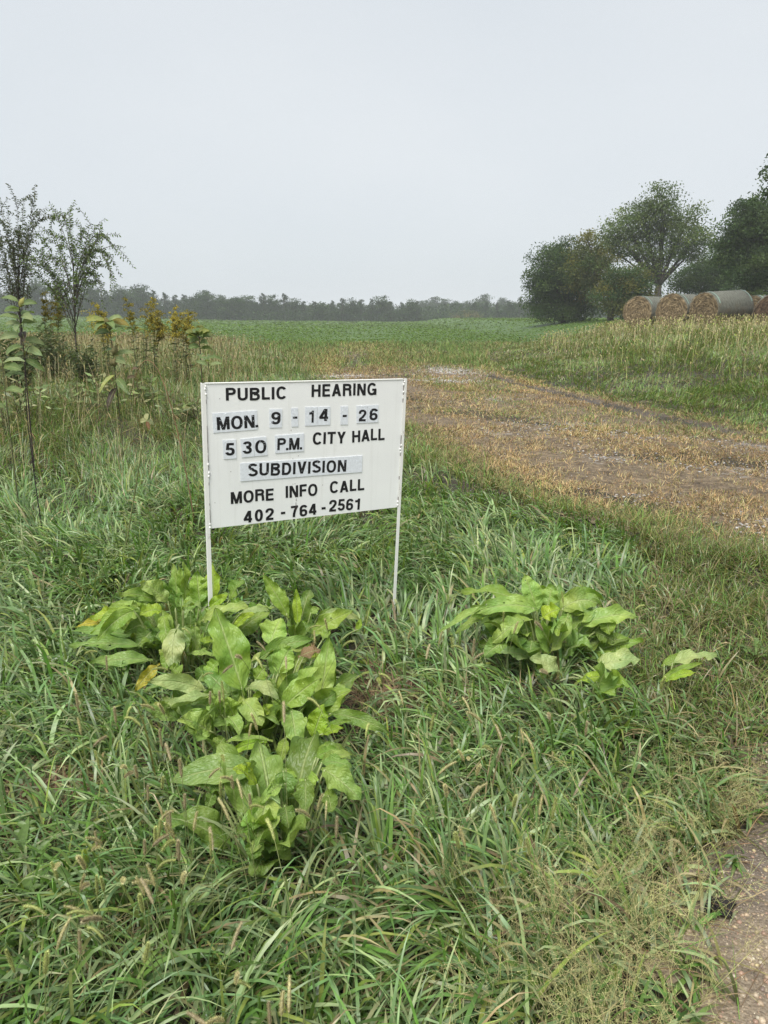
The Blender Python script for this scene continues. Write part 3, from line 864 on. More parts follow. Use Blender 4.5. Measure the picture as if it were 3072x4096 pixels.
def post_mat():
    m, n, l, out = mat_base('chipped_white_steel')
    tc_ = n.new('ShaderNodeTexCoord')
    mpn = n.new('ShaderNodeMapping'); mpn.inputs['Scale'].default_value = (60, 60, 14); l.new(tc_.outputs['Object'], mpn.inputs['Vector'])
    a = N_noise(n, l, 1.0, 4, 0.7, mpn.outputs[0])
    f = ramp(n, l, a.outputs['Fac'], [(0.66, (0, 0, 0)), (0.72, (1, 1, 1))]).outputs['Color']
    c = mix(n, l, f, (0.78, 0.78, 0.75), (0.16, 0.09, 0.055))
    p = n.new('ShaderNodeBsdfPrincipled'); l.new(c, p.inputs['Base Color']); p.inputs['Roughness'].default_value = 0.45
    l.new(p.outputs[0], out.inputs['Surface'])
    return m
M['post'] = post_mat()

def plain(name, c, rough=0.5, spec=0.5, coat=0.0):
    m, n, l, out = mat_base(name)
    p = n.new('ShaderNodeBsdfPrincipled')
    p.inputs['Base Color'].default_value = (*c, 1); p.inputs['Roughness'].default_value = rough
    p.inputs['Specular IOR Level'].default_value = spec; p.inputs['Coat Weight'].default_value = coat
    g = n.new('ShaderNodeNewGeometry')
    a = N_noise(n, l, 90, 3, 0.6, g.outputs['Position'])
    r_ = ramp(n, l, a.outputs['Fac'], [(0.3, tuple(x * .9 for x in c)), (0.7, tuple(min(1, x * 1.08) for x in c))])
    l.new(r_.outputs['Color'], p.inputs['Base Color'])
    l.new(p.outputs[0], out.inputs['Surface'])
    return m
M['vinyl'] = plain('black_vinyl', (0.012, 0.012, 0.014), 0.55, 0.3)
M['placard'] = plain('pale_blue_white_plastic', (0.71, 0.75, 0.80), 0.3, 0.5)
M['weld'] = plain('painted_weld', (0.8, 0.8, 0.78), 0.35)
M['drop'] = plain('water_drop', (0.74, 0.79, 0.84), 0.05, 0.8)
M['rust'] = plain('rusty_streak', (0.13, 0.10, 0.085), 0.8, 0.2)

TS = 0.192   # stroke width of the lettering for unit cap height
def arc(cx, cy, rx, ry, a0, a1, n=14):
    a = np.radians(np.linspace(a0, a1, n))
    e = 0.88
    return [(cx + rx * np.sign(math.cos(t)) * abs(math.cos(t)) ** e, cy + ry * np.sign(math.sin(t)) * abs(math.sin(t)) ** e) for t in a]

def glyph(ch):
    """list of strokes and width: ('p', centre line) or ('s', x0, y0, x1, y1) slanted bar with level ends"""
    t = TS; h = t / 2
    V = lambda x: ('p', [(x, 0), (x, 1)])
    H = lambda y, a, b: ('p', [(a, y), (b, y)])
    S = lambda x0, y0, x1, y1, w=t * 1.1: ('s', x0, y0, x1, y1, w)
    if ch == 'I': return [V(h)], t
    if ch == 'L': return [V(h), H(h * .85, h, .56)], .56
    if ch == 'E': return [V(h), H(h * .85, h, .60), H(.52, h, .56), H(1 - h * .85, h, .60)], .61
    if ch == 'F': return [V(h), H(.50, h, .53), H(1 - h * .85, h, .57)], .57
    if ch == 'H': return [V(h), V(.69 - h), H(.53, h, .69 - h)], .69
    if ch == 'T': return [V(.33), H(1 - h * .85, 0, .66)], .66
    if ch == 'U': return [('p', [(h, 1)] + arc(.345, .34, .345 - h, .34 - h * .9, 180, 360, 18) + [(.69 - h, 1)])], .69
    if ch == 'P': return [V(h), ('p', [(h, 1 - h * .9), (.36, 1 - h * .9)] + arc(.36, .72, .285 - h + .02, .28 - h * .9, 90, -90, 16) + [(h, .44 + h * .9)])], .645
    if ch == 'R': return [V(h), ('p', [(h, 1 - h * .9), (.38, 1 - h * .9)] + arc(.38, .735, .20, .265 - h * .9, 90, -90, 16) + [(h, .47 + h * .9)]),
                          ('p', [(.36, .545)] + arc(.42, .36, .155, .185, 80, 5, 8) + [(.585, .18), (.60, 0)])], .69
    if ch == 'B': return [V(h), ('p', [(h, 1 - h * .9), (.38, 1 - h * .9)] + arc(.38, .755, .19, .245 - h * .9, 90, -90, 14) + [(h, .51 + h * .9)]),
                          ('p', [(h, .51 + h * .7), (.38, .51 + h * .7)] + arc(.38, .2865, .215, .2865 - h * .8, 90, -90, 14) + [(h, h * .9)])], .69
    if ch == 'D': return [V(h), ('p', [(h, 1 - h * .9), (.32, 1 - h * .9)] + arc(.32, .5, .37 - h, .5 - h * .9, 90, -90, 22) + [(h, h * .9)])], .69
    if ch in 'O': return [('p', arc(.38, .5, .38 - h, .515 - h * .9, 0, 360, 40))], .76
    if ch == '0': return [('p', arc(.29, .5, .29 - h, .51 - h * .9, 0, 360, 36))], .58
    if ch == 'C': return [('p', arc(.375, .5, .375 - h, .515 - h * .9, 38, 322, 34))], .71
    if ch == 'G': return [('p', arc(.375, .5, .375 - h, .515 - h * .9, 36, 335, 34)), H(.44, .40, .74 - .005), ('p', [(.735 - h * .8, 0.0), (.735 - h * .8, .5)])], .74
    if ch == 'A': return [S(.1, 0, .36, 1), S(.62, 0, .36, 1), H(.285, .17, .55)], .72
    if ch == 'M': return [V(h), V(.82 - h), S(h + .04, 1, .41, 0, t * 1.0), S(.78 - h, 1, .41, 0, t * 1.0)], .82
    if ch == 'N': return [V(h), V(.69 - h), S(h + .02, 1, .67 - h, 0, t * 1.15)], .69
    if ch == 'V': return [S(.1, 1, .34, 0), S(.58, 1, .34, 0)], .68
    if ch == 'Y': return [S(.1, 1, .34, .40), S(.58, 1, .34, .40), ('p', [(.34, 0), (.34, .46)])], .68
    if ch == 'S': return [('p', arc(.32, .745, .235, .265 - h * .9, 18, 200, 16)[:-3] + arc(.32, .745, .235, .255 - h * .9, 200, 262, 6) + [(.36, .485)] + arc(.335, .27, .245, .27 - h * .9, 70, -40, 12) + arc(.32, .265, .235, .275 - h * .9, -60, -165, 12))], .65
    if ch == '1': return [V(.36), ('p', [(.36, .985), (.33, .85), (.22, .78), (.04, .77)])], .45
    if ch == '2': return [('p', [(h, .66)] + arc(.29, .72, .21, .29 - h * .9, 175, -25, 18) + [(.33, .38), (.14, .22), (.1, h * .9)]), H(h * .9, .02, .57)], .58
    if ch == '3': return [('p', arc(.28, .735, .185, .265 - h * .9, 170, -80, 18) + [(.22, .53)]), ('p', [(.22, .53), (.3, .53)] + arc(.285, .285, .21, .285 - h * .9, 75, -172, 20))], .58
    if ch == '4': return [('p', [(.44, 0), (.44, 1)]), S(.09, .29, .42, 1, t * 1.15), H(.27, .02, .60)], .60
    if ch == '5': return [H(1 - h * .9, .12, .53), S(.115, .44, .16, 1, t * .95), ('p', [(.10, .50), (.16, .57)] + arc(.29, .315, .205, .315 - h * .9, 110, -168, 24))], .58
    if ch == '6': return [('p', arc(.29, .315, .205, .315 - h * .9, 0, 360, 30)), ('p', [(.50, .77)] + arc(.31, .62, .225, .39 - h * .9, 48, 180, 16) + [(h, .36)])], .58
    if ch == '9': return [('p', arc(.29, .685, .205, .315 - h * .9, 0, 360, 30)), ('p', [(.08, .23)] + arc(.27, .38, .225, .39 - h * .9, 228, 360, 16) + [(.58 - h, .64)])], .58
    if ch == '7': return [H(1 - h * .9, .02, .56), ('p', [(.47, .93), (.33, .62), (.245, .3), (.22, 0)])], .56
    if ch == '-': return [H(.42, 0, .30)], .30
    if ch == '.': return [('p', [(h, 0), (h, t)])], t
    return [], .3

def ribbon(pts, w):
    p = np.asarray(pts, float)
    keep = np.ones(len(p), bool); keep[1:] = np.linalg.norm(np.diff(p, axis=0), axis=1) > 1e-4
    p = p[keep]
    closed = np.linalg.norm(p[0] - p[-1]) < 1e-3 and len(p) > 4
    d = np.diff(p, axis=0); d /= np.linalg.norm(d, axis=1)[:, None]
    nn = np.stack([-d[:, 1], d[:, 0]], 1)
    if closed: a, b = np.vstack([nn[-1:], nn]), np.vstack([nn, nn[:1]])
    else: a, b = np.vstack([nn[:1], nn]), np.vstack([nn, nn[-1:]])
    m = a + b; m /= np.linalg.norm(m, axis=1)[:, None]
    m *= np.minimum(1.6, 1 / np.maximum(.3, (m * b).sum(1)))[:, None]
    v = np.stack([p - m * w / 2, p + m * w / 2], 1).reshape(-1, 2)
    k = np.arange(len(p) - 1) * 2
    return v, np.stack([k, k + 2, k + 3, k + 1], 1)

def text_shape(text, size, gap=.13, space=.45):
    """flat vinyl lettering in x, z with the baseline on z = 0; returns pieces and the set width"""
    x = 0; out = []
    for i, ch in enumerate(text):
        if ch == ' ': x += space; continue
        st, w = glyph(ch)
        g = []
        for s in st:
            if s[0] == 'p': v, f = ribbon(s[1], TS)
            else:
                _, x0, y0, x1, y1, sw = s
                v = np.array([(x0 - sw / 2, y0), (x0 + sw / 2, y0), (x1 + sw / 2, y1), (x1 - sw / 2, y1)]); f = np.array([(0, 1, 2, 3)])
            g.append((v + np.array([x, 0]), f))
        out.append(g); x += w + gap * (.4 if ch == '.' or (i + 1 < len(text) and text[i + 1] == '.') else 1)
    return out, x - gap

# pixel -> board plane, for marks read off an enlarged view of the board
_src = np.array([(50, 103), (1560, 67), (1515, 1010), (82, 1172)], float)
SW, SH = 1.0, 0.652
_dst = np.array([(-SW / 2, SH), (SW / 2, SH), (SW / 2, 0), (-SW / 2, 0)], float)
_A = []
for (u_, v_), (x_, y_) in zip(_src, _dst):
    _A += [[u_, v_, 1, 0, 0, 0, -x_ * u_, -x_ * v_], [0, 0, 0, u_, v_, 1, -y_ * u_, -y_ * v_]]
_h = np.append(np.linalg.solve(np.array(_A), _dst.ravel()), 1).reshape(3, 3)
def B(u, v):
    q = _h @ np.array([u, v, 1.0]); return q[:2] / q[2]

def lettering(text, bl, br, tl, parent, lift, gap=.13, space=.45, name='lettering'):
    p0, p1, pt = B(*bl), B(*br), B(*tl)
    ex = p1 - p0; wid = np.linalg.norm(ex); ex /= wid
    ez = np.array([-ex[1], ex[0]])
    hgt = (pt - p0) @ ez
    pieces, w = text_shape(text, 1, gap, space)
    sx = wid / w
    mb = MB(); lay = 0
    rs = np.random.RandomState(len(text) * 7 + int(bl[0]))
    for g in pieces:
        off = ez * rs.uniform(-.002, .002)
        lay = 0
        for v, f in g:
            q = p0 + off + v[:, :1] * sx * ex + v[:, 1:] * hgt * ez
            lay += 1
            V = np.stack([q[:, 0], np.full(len(q), -lift - 0.00006 * lay), q[:, 1]], -1)
            mb.add(V, f)
    return mb.build(name, M['vinyl'], parent, smooth=False)

def build_sign():
    sgn = thing('public_notice_sign', 'white metal public hearing sign with black lettering on two thin posts', 'sign', (0, 0, 0))
    ax = np.array([0.88563355, 0.4639574, -0.01991818]); az_ = np.array([0.0415697, -0.03648574, 0.9984692])
    az_ -= ax * (ax @ az_); az_ /= np.linalg.norm(az_); ay = np.cross(az_, ax)
    tr = np.array([-0.34546066, 3.29285877, 0.89143616]) - az_ * SH / 2
    mt = Matrix.Identity(4)
    for i in range(3):
        mt[i][0], mt[i][1], mt[i][2], mt[i][3] = ax[i], ay[i], az_[i], tr[i]
    sgn.matrix_world = mt
    pw = .0165
    mb = MB(); mb.box(-.5 + pw, .5 - pw, 0.0005, 0.006, 0, SH)
    panel = mb.build('panel', M['paint'], sgn, smooth=False)
    # folded lip along the top edge
    mb = MB(); mb.box(-.5 + pw, .5 - pw, -0.0022, 0.014, SH - .0005, SH + .0025)
    mb.build('top_edge', M['post'], panel, smooth=False)
    for s in (-1, 1):
        mb = MB()
        x0 = -.5 if s < 0 else .5 - pw
        mb.box(x0, x0 + pw, -.004, -.0005, -.95, SH + .002)
        xo = x0 + (0 if s < 0 else pw - .0035)
        mb.box(xo, xo + .0035, -.0005, .0185, -.95, SH + .002)
        post = mb.build('post', M['post'], sgn, smooth=False)
        rs = np.random.RandomState(3 + s)
        zs = [SH - .012, SH - .022, SH - .045, .30, .262, .245, .022, .006] if s < 0 else [SH - .012, SH - .025, SH - .06, .325, .305, .29, .03, .012]
        for zc in zs:
            wb = MB()
            wb.blob(((-.5 + pw if s < 0 else .5 - pw) + rs.uniform(-.003, .003), -.003, zc), (.0042, .004, .0065), n=8, m=6, rs=rs)
            wb.build('weld_bead', M['weld'], post)
        rb = MB(); xs = -.5 + pw if s < 0 else .5 - pw
        for k in range(9):
            z = rs.uniform(.02, SH - .05); ln = rs.uniform(.004, .02) if rs.rand() < .8 else .07
            rb.box(xs - .0007, xs + .0009, -.0044, -.0008, z, z + ln)
        rb.build('rust_chips', M['rust'], post, smooth=False)['kind'] = 'stuff'
    L = lambda *a, **k: lettering(*a, **k)
    L('PUBLIC', (229, 227), (672, 213), (229, 134), panel, .0004)
    L('HEARING', (857, 200), (1334, 184), (858, 109), panel, .0004)
    L('CITY', (865, 551), (1106, 541), (865, 463), panel, .0004, gap=.12)
    L('HALL', (1157, 532), (1397, 510), (1156, 446), panel, .0004, gap=.10)
    L('MORE', (262, 986), (578, 955), (259, 898), panel, .0004, gap=.11)
    L('INFO', (666, 945), (900, 920), (666, 857), panel, .0004, gap=.11)
    L('CALL', (992, 910), (1247, 882), (991, 825), panel, .0004, gap=.12)
    L('402', (355, 1127), (576, 1105), (353, 1040), panel, .0004, gap=.2)
    L('-', (630, 1092), (662, 1089), (630, 1003), panel, .0004)
    L('764', (705, 1089), (893, 1062), (703, 1006), panel, .0004, gap=.12)
    L('-', (930, 1056), (960, 1053), (930, 968), panel, .0004)
    L('2561', (986, 1043), (1212, 1027), (984, 959), panel, .0004, gap=.12)
    pl = [([(128, 320), (455, 298), (459, 437), (136, 463)], [('MON.', (163, 443), (458, 419), (160, 348), .10)]),
          ([(547, 289), (641, 287), (638, 423), (547, 425)], [('9', (560, 397), (626, 396), (559, 307), .1)]),
          ([(705, 281), (756, 279), (759, 415), (711, 417)], [('-', (718, 384), (750, 384), (718, 300), .1)]),
          ([(810, 273), (898, 271), (896, 407), (810, 410)], [('1', (834, 387), (871, 386), (833, 298), .1)]),
          ([(901, 271), (995, 268), (994, 402), (899, 406)], [('4', (911, 376), (977, 375), (910, 287), .1)]),
          ([(1071, 267), (1126, 266), (1124, 401), (1070, 402)], [('-', (1083, 370), (1114, 370), (1083, 286), .1)]),
          ([(1188, 263), (1268, 260), (1269, 387), (1189, 391)], [('2', (1203, 375), (1256, 374), (1202, 291), .1)]),
          ([(1271, 260), (1351, 255), (1349, 383), (1272, 387)], [('6', (1283, 367), (1341, 366), (1282, 282), .1)]),
          ([(202, 517), (301, 511), (304, 650), (210, 656)], [('5', (222, 626), (289, 624), (221, 535), .1)]),
          ([(333, 508), (429, 499), (435, 635), (343, 644)], [('3', (350, 617), (415, 615), (350, 527), .1)]),
          ([(432, 498), (524, 490), (532, 626), (438, 634)], [('O', (441, 613), (523, 608), (440, 519), .1)]),
          ([(586, 482), (801, 466), (799, 597), (589, 612)], [('P.M.', (603, 590), (781, 584), (601, 502), .10)]),
          ([(331, 686), (1232, 629), (1229, 751), (333, 819)], [('SUBDIVISION', (390, 784), (1111, 744), (388, 692), .135)])]
    rs = np.random.RandomState(77)
    for k, (q, tx) in enumerate(pl):
        P = np.array([B(*c) for c in q])
        cen = P.mean(0)
        mb = MB()
        yb, yf = 0.0, -.0016 - .00004 * k
        v = np.array([(p[0], yb, p[1]) for p in P] + [(p[0], yf, p[1]) for p in P])
        f = np.array([(4, 5, 6, 7), (0, 1, 5, 4), (1, 2, 6, 5), (2, 3, 7, 6), (3, 0, 4, 7)])
        mb.add(v[f.ravel()], np.arange(20).reshape(5, 4))
        pc = mb.build('placard', M['placard'], sgn, smooth=False)
        for t_, bl, br, tl, gp in tx:
            lettering(t_, bl, br, tl, pc, -yf + .0004, gap=gp)
        db = MB()
        for i in range(36 if k in (0, 12) else 10):
            a, b = rs.uniform(.04, .96), rs.uniform(.05, .97) ** .6
            p = (P[0] * (1 - a) + P[1] * a) * b + (P[3] * (1 - a) + P[2] * a) * (1 - b)
            r_ = rs.uniform(.0006, .0022)
            db.blob((p[0], yf, p[1]), (r_, .0011, r_ * 1.15), n=7, m=4)
        db.build('water_drops', M['drop'], pc)['kind'] = 'stuff'
    # drips of old rust near the lettering
    rb = MB()
    for (u, v_), ln in (((707, 440), .004), ((760, 628), .004), ((720, 650), .003), ((743, 925), .005), ((744, 948), .012), ((742, 975), .018), ((742, 1000), .02), ((720, 838), .003), ((735, 835), .003), ((940, 845), .003), ((263, 745), .003), ((183, 210), .003), ((145, 975), .003)):
        p = B(u, v_)
        rb.box(p[0] - .0011, p[0] + .0009, -.0006, .0006, p[1] - ln, p[1])
    rb.build('rust_marks', M['rust'], panel, smooth=False)['kind'] = 'stuff'
    return sgn
build_sign()

# ------------------------------------------------------------------ broad leaves
def dock_mat():
    m, n, l, out = mat_base('broad_leaf')
    at_ = n.new('ShaderNodeAttribute'); at_.attribute_name = 'Col'
    uv = n.new('ShaderNodeUVMap'); uv.uv_map = 'UVMap'
    sp = n.new('ShaderNodeSeparateXYZ'); l.new(uv.outputs[0], sp.inputs[0])
    g = n.new('ShaderNodeNewGeometry')
    s = math_n(n, l, 'ABSOLUTE', sp.outputs[0])
    mid = math_n(n, l, 'SUBTRACT', 1.0, math_n(n, l, 'SMOOTH_MIN', 1.0, math_n(n, l, 'DIVIDE', s, 0.10), 0.3))
    mid = math_n(n, l, 'MAXIMUM', mid, 0.0)
    # side veins sweep outward and forward
    nv = N_noise(n, l, 4.0, 3, 0.6, uv.outputs[0])
    ph = math_n(n, l, 'MULTIPLY_ADD', s, -2.6, math_n(n, l, 'MULTIPLY', sp.outputs[1], 11.0))
    ph = math_n(n, l, 'ADD', ph, math_n(n, l, 'MULTIPLY', nv.outputs['Fac'], 3.0))
    fr = math_n(n, l, 'FRACT', ph)
    vein = math_n(n, l, 'ABSOLUTE', math_n(n, l, 'SUBTRACT', fr, 0.5))
    puff = math_n(n, l, 'SINE', math_n(n, l, 'MULTIPLY', fr, math.pi))
    vl = ramp(n, l, vein, [(0.43, (0, 0, 0)), (0.5, (1, 1, 1))]).outputs['Color']
    vl = math_n(n, l, 'MULTIPLY', vl, math_n(n, l, 'SUBTRACT', 1.0, s))
    nz_ = N_noise(n, l, 30, 4, 0.6, g.outputs['Position'])
    r_ = ramp(n, l, nz_.outputs['Fac'], [(0.3, (0.88, 0.9, 0.84)), (0.7, (1.1, 1.08, 1.1))]).outputs['Color']
    c = mix(n, l, 1.0, at_.outputs['Color'], r_, 'MULTIPLY')
    nb = N_noise(n, l, 9, 3, 0.6, g.outputs['Position'])
    c = mix(n, l, 1.0, c, ramp(n, l, nb.outputs['Fac'], [(0.35, (0.80, 0.88, 0.85)), (0.65, (1.2, 1.08, 1.05))]).outputs['Color'], 'MULTIPLY')
    c = mix(n, l, math_n(n, l, 'MULTIPLY', vl, 0.30), c, mix(n, l, 0.5, c, (0.34, 0.42, 0.14)))
    c = mix(n, l, math_n(n, l, 'MULTIPLY', mid, 0.85), c, mix(n, l, 0.75, c, (0.46, 0.52, 0.24)))
    sn = N_noise(n, l, 120, 2, 0.5, g.outputs['Position'])
    sf = ramp(n, l, sn.outputs['Fac'], [(0.70, (0, 0, 0)), (0.76, (1, 1, 1))]).outputs['Color']
    c = mix(n, l, math_n(n, l, 'MULTIPLY', sf, 0.5), c, (0.16, 0.12, 0.05))
    p = n.new('ShaderNodeBsdfPrincipled'); l.new(c, p.inputs['Base Color'])
    p.inputs['Roughness'].default_value = 0.40; p.inputs['Specular IOR Level'].default_value = 0.5
    hgt = math_n(n, l, 'ADD', math_n(n, l, 'MULTIPLY', puff, 0.38), math_n(n, l, 'MULTIPLY', nz_.outputs['Fac'], 1.1))
    hgt = math_n(n, l, 'SUBTRACT', hgt, math_n(n, l, 'MULTIPLY', mid, 0.8))
    bp = n.new('ShaderNodeBump'); bp.inputs['Strength'].default_value = 0.72; bp.inputs['Distance'].default_value = 0.0055
    l.new(hgt, bp.inputs['Height']); l.new(bp.outputs[0], p.inputs['Normal'])
    tr = n.new('ShaderNodeBsdfTranslucent'); l.new(mix(n, l, 1.0, c, (1.25, 1.25, 0.5), 'MULTIPLY'), tr.inputs['Color'])
    l.new(bp.outputs[0], tr.inputs['Normal'])
    ms = n.new('ShaderNodeMixShader'); ms.inputs[0].default_value = 0.30
    l.new(p.outputs[0], ms.inputs[1]); l.new(tr.outputs[0], ms.inputs[2]); l.new(ms.outputs[0], out.inputs['Surface'])
    return m
M['dock'] = dock_mat()

def leaf_geo(P0, P1, W, rs, arch=.12, roll=0, side=0.0, cup=.18, ruf=.185, petiole=.12, nt=34, ns=10, view=None, tipcurl=0.0, holes=0, shape='dock'):
    P0 = np.asarray(P0, float); P1 = np.asarray(P1, float)
    Ld = P1 - P0; L = np.linalg.norm(Ld)
    up = np.array([0, 0, 1.0])
    sv = np.cross(Ld / L, up)
    sv = sv / (np.linalg.norm(sv) + 1e-6)
    Cc = (P0 + P1) / 2 + up * arch * L * 2 * .6 + sv * side * L
    t = np.linspace(0, 1, nt)[:, None]
    C = (1 - t) ** 2 * P0 + 2 * t * (1 - t) * Cc + t * t * P1
    Tn = np.gradient(C, axis=0); Tn /= np.linalg.norm(Tn, axis=1)[:, None]
    to_cam = CAM - (P0 + P1) / 2; to_cam /= np.linalg.norm(to_cam)
    N0 = to_cam * .75 + up * .55 if view is None else np.asarray(view, float)
    N0 = N0 / np.linalg.norm(N0)
    S = np.cross(Tn, N0); S /= np.linalg.norm(S, axis=1)[:, None] + 1e-6
    Nn = np.cross(S, Tn)
    tt = t[:, 0]
    rl = R(roll) + rs.uniform(-.2, .2) + rs.uniform(-.35, .35) * tt
    cr_, sr_ = np.cos(rl)[:, None], np.sin(rl)[:, None]
    S, Nn = S * cr_ + Nn * sr_, Nn * cr_ - S * sr_
    b = np.clip((tt - petiole) / (1 - petiole), 0, 1)
    if shape == 'dock':
        w = np.sin(np.pi * b ** .80) ** .72 * (1 - .12 * b)
        w = np.where(b <= 0, 0, w)
    elif shape == 'oval':
        w = np.sin(np.pi * b ** .9) ** .7
    else:
        w = np.sin(np.pi * b ** .75) ** .9
    w = np.maximum(w * W * .5, .0045 * (1 - .6 * tt) if shape == 'dock' else .002)
    s = np.linspace(-1, 1, ns + 1)
    edge = np.abs(s) ** 1.5
    ph = rs.uniform(0, 6.28, 6); f1, f2 = rs.uniform(2.8, 4.8), rs.uniform(7, 10)
    sg = np.where(s < 0, 0, 1)
    ruff = ruf * W * (np.sin(tt[:, None] * f1 * 3.1 + ph[sg][None]) + .4 * np.sin(tt[:, None] * f2 * 3.1 + ph[2 + sg][None])) * edge[None] * np.minimum(1, b * 5)[:, None]
    wig = 1 + .06 * (np.sin(tt[:, None] * f2 * 2.2 + ph[4 + sg][None]) + .4 * np.sin(tt[:, None] * 23 + ph[sg][None])) * edge[None]
    bulge = W * cup * np.abs(s)[None] ** 1.6 * (w / (W * .5))[:, None]
    puck = .02 * W * np.sin(b[:, None] * 29 - np.abs(s)[None] * 6 + 2 * np.sin(b[:, None] * 9 + ph[sg][None])) * np.minimum(1, (1 - np.abs(s)) * 3)[None] * np.minimum(1, np.abs(s) * 6)[None]
    v = C[:, None] + S[:, None] * (w[:, None] * s[None] * wig)[..., None] + Nn[:, None] * (bulge + ruff + puck)[..., None]
    if tipcurl: v = v - Nn[:, None] * (tipcurl * W * np.maximum(0, tt - .6) ** 2 * 4)[:, None, None]
    uv = np.stack(np.broadcast_arrays(s[None], tt[:, None]), -1).reshape(-1, 2)
    n1 = ns + 1
    i, j = np.meshgrid(np.arange(nt - 1), np.arange(ns), indexing='ij')
    f = np.stack([i * n1 + j, i * n1 + j + 1, (i + 1) * n1 + j + 1, (i + 1) * n1 + j], -1).reshape(-1, 4)
    if holes:
        cand = np.where((i.ravel() > nt * .35) & (i.ravel() < nt * .9) & (j.ravel() != ns // 2) & (j.ravel() != ns // 2 - 1))[0]
        f = np.delete(f, rs.choice(cand, holes, replace=False), axis=0)
    return v.reshape(-1, 3), f, uv

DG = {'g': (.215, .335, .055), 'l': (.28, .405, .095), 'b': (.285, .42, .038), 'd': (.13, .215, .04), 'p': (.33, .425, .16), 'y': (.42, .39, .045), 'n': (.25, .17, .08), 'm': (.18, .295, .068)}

def dock_plant(name, label, Y0, crop, leaves, seed, fill=0, fill_box=None, cat='plant', group=None, fillz=1.0, under=.72):
    rs = np.random.RandomState(seed)
    cx_, cy_, sc_ = crop
    U = lambda x, y: (cx_ + x * sc_, cy_ + y * sc_)
    b0 = at(*U(*fill_box[:2]), Y0)
    root = thing(name, label, cat, (b0[0], Y0, T(b0[0], Y0)), group)
    base = np.array(root.location)
    def put(P0, P1, W, hue, stalk=True, **k):
        v, f, uv = leaf_geo(P0, P1, W, rs, **k)
        mb = MB()
        c = np.array(DG[hue]) * rs.uniform(.88, 1.13) * rs.uniform(.95, 1.05, 3)
        mb.add(v - base, f, c, uv)
        if stalk:
            q = P0 - base; r0 = np.array([q[0] * .55, q[1] * .55, -.01]); r0[2] += T(base[0] + r0[0], base[1] + r0[1]) - base[2]
            if q[2] > .03:
                k0 = len(v) // 11 // 9
                e0 = v[11 * k0:11 * k0 + 11].mean(0) - base
                mb.tube(bez(r0, (r0 + e0) / 2 + [0, 0, .25 * np.linalg.norm(e0 - r0)], e0, 7), np.linspace(.005, .003, 7), 5, np.array([.19, .26, .08]))
        o = mb.build('leaf', M['dock'], root)
        if hue == 'y': o['label'] = 'yellow spotted leaf'
        if hue == 'n': o['label'] = 'withered brown leaf'
    for lf in leaves:
        bx, by, tx, ty, w, ob, dt, arch, hue = lf[:9]
        k = dict(lf[9]) if len(lf) > 9 else {}
        Yb = Y0 + ob
        P0, P1 = at(*U(bx, by), Yb), at(*U(tx, ty), Yb + dt)
        P1 = P1 + (P1 - P0) * .10; arch += .03
        W = w * sc_ / FPX * (Yb / math.cos(PITCH * .6)) * 1.1
        # no leaf sinks into the soil
        for P in (P0, P1): P[2] = max(P[2], T(P[0], P[1]) + .02)
        k.setdefault('holes', rs.randint(1, 4) if rs.rand() < .35 else 0)
        put(P0, P1, W, hue, arch=arch, **k)
        if rs.rand() < under:       # a second, lower leaf of the same shoot
            L_ = np.linalg.norm(P1 - P0)
            Q1 = P1 + rs.normal(0, .26, 3) * L_ * np.array([1, .6, .5]) + np.array([0, .04, -.06 * L_])
            Q0 = P0 + np.array([rs.normal(0, .02), .03, -.02])
            for P in (Q0, Q1): P[2] = max(P[2], T(P[0], P[1]) + .03)
            put(Q0, Q0 + (Q1 - Q0) * rs.uniform(.75, 1.0), W * rs.uniform(.75, .95), rs.choice(['g', 'm', 'l', 'g']), arch=arch + rs.uniform(0, .1), roll=rs.uniform(-35, 35), petiole=.06)
    gx_, gy_, gr = fill_box[0], fill_box[1], fill_box[2]
    for k in range(fill):
        a = rs.uniform(0, 6.28); r0 = rs.uniform(0, .3) * gr; r1 = r0 + rs.uniform(.16, .3)
        P0 = base + np.array([math.cos(a) * r0, math.sin(a) * r0 * .7, .03])
        P1 = base + np.array([math.cos(a) * r1, math.sin(a) * r1 * .8 , rs.uniform(.1, .3) * fillz])
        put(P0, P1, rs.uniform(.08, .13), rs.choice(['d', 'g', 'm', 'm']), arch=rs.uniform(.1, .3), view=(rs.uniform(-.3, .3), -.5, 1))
    return root

